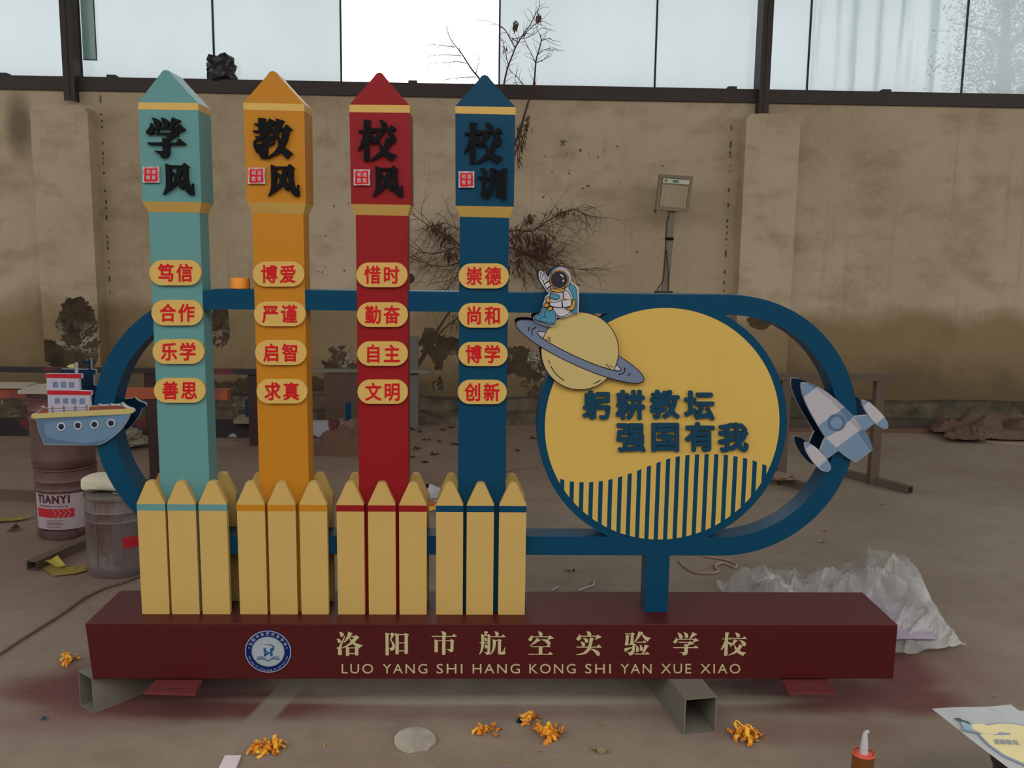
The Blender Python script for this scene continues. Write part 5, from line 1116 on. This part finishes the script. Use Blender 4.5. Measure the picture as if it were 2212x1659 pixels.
# orange shavings
OS = soft('orange_shaving', (206, 138, 44)); OS2 = soft('orange_shaving_dark', (176, 104, 30))
def shavings(px, py, w, n, label, seed, tall=.03):
    c = G(px, py); rr = random.Random(seed); r = thing('shaving_pile', label, 'shavings', (c.x, c.y, 0))
    bm = bmesh.new()
    for k in range(n):
        a_ = rr.uniform(0, 6.28); d = rr.random() ** .7 * w * .5; x, y = c.x + math.cos(a_) * d, c.y + math.sin(a_) * d * .8; z = .004 + tall * (1 - d / (w * .55)) * rr.random()
        an = rr.uniform(0, 6.28); l = rr.uniform(.018, .038); wd_ = rr.uniform(.006, .013); cv = rr.uniform(-.8, .8); prev = None
        for i in range(5):
            t_ = an + cv * i / 2; x += math.cos(t_) * l / 4; y += math.sin(t_) * l / 4; z2 = max(.002, z + .007 * math.sin(i * 1.1 + k))
            cur = (bm.verts.new((x - math.sin(t_) * wd_ / 2, y + math.cos(t_) * wd_ / 2, z2)), bm.verts.new((x + math.sin(t_) * wd_ / 2, y - math.cos(t_) * wd_ / 2, z2 + rr.uniform(0, .006))))
            if prev: bm.faces.new([prev[0], cur[0], cur[1], prev[1]]).material_index = k % 2
            prev = cur
    o = build('shavings', bm, [OS, OS2], r, recalc=False); o['kind'] = 'stuff'
    return r
shavings(581, 1620, .055, 46, 'pile of orange film scraps at bottom left of centre', 1)
shavings(1049, 1584, .05, 18, 'loose orange shavings right of the plaster disc', 2)
shavings(1148, 1562, .035, 20, 'small orange shaving clump touching a blue scrap', 3)
shavings(1186, 1589, .06, 60, 'dense curled orange shavings, largest of the middle piles', 4)
shavings(1615, 1596, .075, 60, 'orange film scraps in front of the right prop tube', 5, .05)
shavings(151, 1433, .03, 16, 'small orange shaving clump left of the maroon base', 6)
scrap(1127, 1562, .02, .035, .2, BLUE, 'small dark blue film scrap beside orange shavings', 'scrap', 'scrap')
for px, py in ((790, 1597), (1165, 1625), (1090, 1646), (1308, 1566), (960, 1558), (700, 1612)):
    scrap(px, py, .006, .012, R.uniform(0, 3), OS, 'tiny orange fleck on the foreground floor', 'scrap', 'scrap', 'orange flecks on the foreground floor', .004)
# plaster disc, tile
bm = bmesh.new(); o = [(851, 1600), (856, 1590), (870, 1580), (893, 1574), (918, 1577), (938, 1590), (943, 1602), (941, 1608), (930, 1614), (925, 1622), (905, 1624), (882, 1629), (862, 1621), (852, 1611)]
g = chaikin([(G(x, y).x, G(x, y).y) for x, y in o], 2, 60); plan(bm, g, .001, .008)
t = NT('dried_plaster'); t.fin(t.mix(t.ramp(t.noise(14, 5), .35, .65), srgb(176, 166, 150), srgb(152, 142, 128)), .9); t.bump(t.noise(60, 4), .3, .004)
tag(build('plaster_disc', bm, t.m), 'flat round disc of dried cream plaster on the foreground floor', 'disc')
bm = bmesh.new(); g = [(G(x, y).x, G(x, y).y) for x, y in ((486, 1636), (521, 1636), (505, 1675), (467, 1675))]; plan(bm, g, .001, .007)
tag(build('tile', bm, soft('pinkish_tile', (176, 162, 166))), 'small pinkish white tile at the bottom edge', 'tile')
# caulk cartridge
c = G(1872, 1640, .20); r = .0275
ck = thing('sealant_cartridge', 'red and gold sealant cartridge with white nozzle, standing', 'cartridge', (c.x, c.y + .02, 0)); cc = (c.x, c.y + .02, 0)
bm = bmesh.new(); lathe(bm, cc, [(r, 0), (r, .20), (r * 1.04, .202), (r * 1.04, .207), (r * .9, .207), (r * .5, .203)], 32); build('barrel', bm, paint('cartridge_gold', (118, 70, 34), .25, .4, .1, 0, .5, 1.6), ck, smooth=True)
bm = bmesh.new(); lathe(bm, cc, [(r * 1.01, .0), (r * 1.012, .165)], 32, 0, False); build('wrapper', bm, paint('cartridge_red', (150, 20, 26), .25, 0, .05, 0, .5, 1.6), ck, smooth=True)
bm = bmesh.new(); lathe(bm, (cc[0], cc[1], .2055), [(r * 1.05, -.002), (r * 1.07, .001), (r * 1.0, .003), (r * .95, .0)], 32); build('rim', bm, soft('rim_red', (176, 70, 58)), ck, smooth=True)
bm = bmesh.new(); lathe(bm, (cc[0], cc[1], .205), [(.011, 0), (.010, .02), (.0065, .05), (.005, .056)], 16); tube(bm, [(cc[0], cc[1], .258), (cc[0] + .003, cc[1], .264), (cc[0] + .009, cc[1], .263)], .0045, 8); build('nozzle', bm, WHITE, ck, smooth=True)
# black bucket with papers
zp = .245
c = G(2178, 1620, zp); bk = thing('rubber_bucket', 'black ribbed bucket under the printed papers at lower right', 'bucket', (c.x + .08, c.y - .02, 0)); cc = (c.x + .08, c.y - .02, 0)
rb = .115
bm = bmesh.new(); lathe(bm, cc, [(rb * .86, 0), (rb * .88, .02), (rb * .93, .03), (rb * .92, .09), (rb * .98, .10), (rb * .98, .12), (rb * .94, .13), (rb * .96, .2), (rb * 1.03, .21), (rb * 1.03, .238), (rb * .95, .238)], 40); build('body', bm, paint('black_rubber', (26, 27, 28), .45, 0, .1, 0, .5, 1.3), bk, smooth=True)
PAP = soft('paper_white', (206, 208, 208), 1.5, .6)
def paper(px, z, lab, prints):
    g = [G(x, y, z) for x, y in px]
    r = thing('printed_paper', lab, 'paper', (g[0].x, g[0].y, z))
    def fn(u, v):
        p = g[0].lerp(g[1], u).lerp(g[3].lerp(g[2], u), v); return (p.x, p.y, z + .004 * noise.noise(Vector((u * 2, v * 2, z))))
    build('sheet', sheet(fn, 8, 8, .0006), PAP, r)
    return r
pp_ = paper([(2013, 1531), (2183, 1522), (2420, 1700), (2260, 1725)], zp, 'white paper printed with the planet and disc design', 1)
def pr(nm, pts, mt, k):
    g = [G(x, y, zp + .0048 + .0004 * k) for x, y in pts]; bm = bmesh.new(); plan(bm, [(v.x, v.y) for v in g], g[0].z, g[0].z + .0003); build(nm, bm, mt, pp_)
PO = (1800, 1450); s = 5.369; q = lambda L_: [(PO[0] + x / s, PO[1] + y / s) for x, y in L_]
PB = soft('print_grey_blue', (132, 140, 152), 1.5); PYW = soft('print_yellow', (206, 190, 142), 1.5)
pr('print', q([(1680, 730), (1700, 660), (1780, 612), (1920, 595), (2080, 600), (2260, 630), (2420, 690), (2420, 1130), (2200, 1085), (1980, 990), (1800, 860)]), PB, 0)
pr('print', q([(1710, 740), (1730, 670), (1800, 630), (1930, 608), (2080, 612), (2260, 645), (2420, 710), (2420, 1105), (2210, 1065), (1990, 970), (1820, 850)]), PYW, 1)
pr('print', q([(1480, 665), (1560, 650), (1700, 690), (1900, 700), (2060, 720), (2050, 738), (1900, 742), (1650, 715), (1530, 690)]), PB, 2)
pr('print', q(ell(1760, 672, 165, 50, 28, .22)), PYW, 3)
pr('print', q([(1480, 580), (1560, 590), (1610, 640), (1620, 690), (1540, 680), (1500, 640)]), soft('print_slate', (130, 154, 166), 1.5), 4)
pr('print', q([(1400, 545), (1460, 540), (1510, 570), (1560, 580), (1600, 612), (1570, 612), (1520, 590), (1450, 578)]), soft('print_dark', (70, 74, 80), 1.5), 5)
for k, ch in enumerate('躬耕教坛'):
    u0 = 1885 + k * 72; a_ = (u0, 785 + k * 2)
    def fn(u, v, w, a_=a_):
        p = G(PO[0] + (a_[0] + u * 62 - (v) * 30) / s, PO[1] + (a_[1] + (1 - v) * 62) / s, zp + .0072); return (p.x, p.y, p.z - w * .0003)
    bm = bmesh.new(); text(bm, ch, fn, .02, 0, 4); build('character', bm, PB, pp_)
p2_ = paper([(2200, 1536), (2300, 1529), (2390, 1640), (2290, 1650)], zp - .02, 'second white paper behind the printed one at the right edge', 0)

# ================================================================== dry climbing shrub
TW = soft('dry_twig', (70, 52, 42), 1.5); LV = soft('dry_leaf', (80, 52, 38), 1.5)
YV = YW - .10
sh = thing('dry_shrub', 'leafless dry shrub with hanging brown pods growing up the wall behind the blue pillar', 'shrub', (P(900, 800, YV).x, YV, 0))
MAIN = [([(893, 860), (900, 797), (930, 740), (965, 682), (1000, 640), (1030, 590), (1045, 540)], .016), ([(1045, 540), (1060, 480), (1085, 400), (1105, 330), (1122, 285), (1137, 235), (1146, 205), (1154, 177), (1158, 131), (1164, 110), (1169, 88), (1166, 73)], .014),
        ([(905, 790), (950, 720), (985, 690), (1010, 660), (1040, 600)], .010), ([(1060, 300), (1075, 240), (1086, 195), (1092, 165), (1098, 142), (1106, 122), (1113, 104), (1122, 88), (1131, 73), (1144, 56), (1152, 40), (1161, 23), (1166, 10)], .009),
        ([(1065, 260), (1050, 205), (1035, 170), (1023, 155), (1012, 139), (1000, 120), (992, 109), (977, 90), (968, 72), (964, 57)], .009), ([(982, 102), (955, 98), (928, 96)], .004), ([(997, 121), (960, 118), (928, 121)], .004), ([(1008, 137), (985, 133), (960, 136), (931, 136)], .004), ([(1028, 166), (990, 168), (961, 172)], .004),
        ([(1028, 160), (1033, 140), (1036, 124)], .004), ([(1113, 104), (1100, 80), (1088, 61), (1070, 52), (1048, 43)], .005), ([(1129, 78), (1145, 62), (1160, 50), (1172, 46)], .004), ([(1120, 90), (1105, 83), (1128, 84), (1150, 76), (1170, 60)], .004), ([(1158, 140), (1150, 120), (1135, 90), (1131, 75)], .004), ([(1162, 118), (1175, 108), (1192, 103)], .004), ([(1160, 135), (1175, 128), (1188, 122)], .004), ([(1145, 205), (1128, 180), (1115, 165), (1101, 153)], .005), ([(1140, 210), (1125, 195), (1112, 172)], .004),
        ([(1168, 88), (1178, 85), (1187, 82)], .004), ([(1098, 142), (1093, 118), (1088, 95), (1086, 86)], .004),
        ([(1050, 560), (1020, 545), (991, 528), (943, 499), (922, 485), (890, 462)], .009), ([(1050, 520), (1015, 500), (991, 495), (967, 483), (953, 481)], .006), ([(1050, 575), (1000, 550), (985, 535), (960, 543), (930, 547), (910, 543), (887, 531)], .008), ([(1045, 590), (1010, 575), (991, 569), (949, 577), (920, 569), (886, 557)], .007), ([(1045, 560), (1010, 575), (985, 600), (965, 625), (955, 640)], .006), ([(1040, 580), (1010, 610), (990, 630)], .006),
        ([(1055, 520), (1100, 499), (1148, 499), (1162, 491), (1178, 480), (1218, 458), (1238, 454), (1255, 458), (1268, 466)], .008), ([(1055, 540), (1100, 535), (1120, 542), (1138, 551), (1168, 565), (1198, 573), (1238, 579), (1262, 583)], .008), ([(1055, 540), (1100, 520), (1127, 503), (1162, 491)], .007), ([(1118, 543), (1150, 548), (1170, 549), (1185, 535), (1198, 521)], .005), ([(1138, 551), (1178, 559), (1202, 555)], .005), ([(1100, 535), (1130, 545), (1160, 552), (1188, 548), (1206, 560)], .005), ([(1130, 545), (1150, 575), (1168, 583)], .004), ([(1100, 560), (1120, 575), (1140, 590)], .004)]
bm = bmesh.new(); bl = bmesh.new(); anchors = []
def vine(pts, r, depth, off):
    g = [P(x, y, YV - off - .04 * noise.noise(Vector((x * .02, y * .02, off * 9)))) for x, y in pts]; sm = []
    for i in range(len(g) - 1):
        p0, p1, p2, p3 = g[max(0, i - 1)], g[i], g[i + 1], g[min(len(g) - 1, i + 2)]
        for k in range(4):
            t_ = k / 4; sm.append(.5 * ((2 * p1) + (-p0 + p2) * t_ + (2 * p0 - 5 * p1 + 4 * p2 - p3) * t_ ** 2 + (-p0 + 3 * p1 - 3 * p2 + p3) * t_ ** 3))
    sm.append(g[-1]); n = len(sm); tube(bm, sm, [max(.0022, r * (1 - .75 * i / n)) for i in range(n)], 5)
    return sm
def twig(p, d, l, r, depth):
    q = [p]; 
    for k in range(4):
        d = (d + Vector((R.gauss(0, .22), R.gauss(0, .10), R.gauss(-.02, .22)))).normalized(); q.append(q[-1] + d * l / 4)
        if depth and R.random() < .6: twig(q[-1], (d + Vector((R.gauss(0, .8), 0, R.gauss(0, .8)))).normalized(), l * R.uniform(.3, .55), r * .6, depth - 1)
    if max(v.y for v in q) > YW - .012:
        for v in q: v.y = min(v.y, YW - .015)
    tube(bm, q, [r, r * .85, r * .7, r * .55, r * .4], 4)
    anchors.append(q[-1])
for i, (pts, r) in enumerate(MAIN):
    s_ = vine(pts, r, 0, .02 + .03 * (i % 3))
    low = pts[-1][1] > 440 and i > 3
    step = 1 if low else 2
    for j in range(2, len(s_), step):
        if r > .012 and j < len(s_) * .4: continue
        d = (s_[j] - s_[j - 1]).normalized(); sd = R.choice((-1, 1)); e = Vector((-d.z * sd, 0, d.x * sd)); down = Vector((0, 0, -.5 if low else 0))
        twig(s_[j], (d * .9 + e * R.uniform(.4, 1) + down).normalized(), R.uniform(.12, .34) if low else R.uniform(.04, .14), .0032 if low else .0026, 1 if low else 0)
build('branches', bm, TW, sh)
def pod(p, l):
    w = R.uniform(.0035, .007); d = Vector((R.gauss(0, .3), R.gauss(0, .2), -1)).normalized(); s_ = Vector((R.uniform(-1, 1), R.uniform(-.6, .6), 0)).normalized() * w
    a_, b_, c_, e_ = p, p + d * l * .4 + s_, p + d * l, p + d * l * .5 - s_ + Vector((0, .006, 0))
    bl.faces.new([bl.verts.new(v) for v in (a_, b_, c_)]); bl.faces.new([bl.verts.new(v) for v in (a_, c_, e_)])
for (px, py, sx_, sy_, n_) in ((1126, 285, 10, 30, 60), (1120, 320, 8, 25, 40), (1150, 515, 34, 18, 130), (1112, 505, 16, 20, 50), (1165, 540, 20, 18, 60), (1178, 525, 10, 14, 60), (940, 488, 16, 12, 60), (965, 510, 14, 12, 50), (1145, 470, 8, 14, 50), (972, 545, 14, 10, 50), (1085, 45, 4, 8, 0), (1114, 50, 6, 10, 26), (1163, 35, 4, 12, 26), (1138, 260, 8, 14, 24), (1092, 102, 4, 6, 8), (1154, 178, 3, 8, 16), (1218, 455, 24, 8, 40), (1040, 620, 30, 30, 60), (985, 690, 12, 16, 24), (1120, 560, 14, 30, 60), (1100, 580, 8, 20, 30)):
    for k in range(n_): p = P(px + R.gauss(0, sx_ * .55), py + R.gauss(0, sy_ * .55), YV - R.uniform(.0, .09)); pod(p, R.uniform(.03, .08))
o = build('pods', bl, LV, sh, recalc=False); o['kind'] = 'stuff'
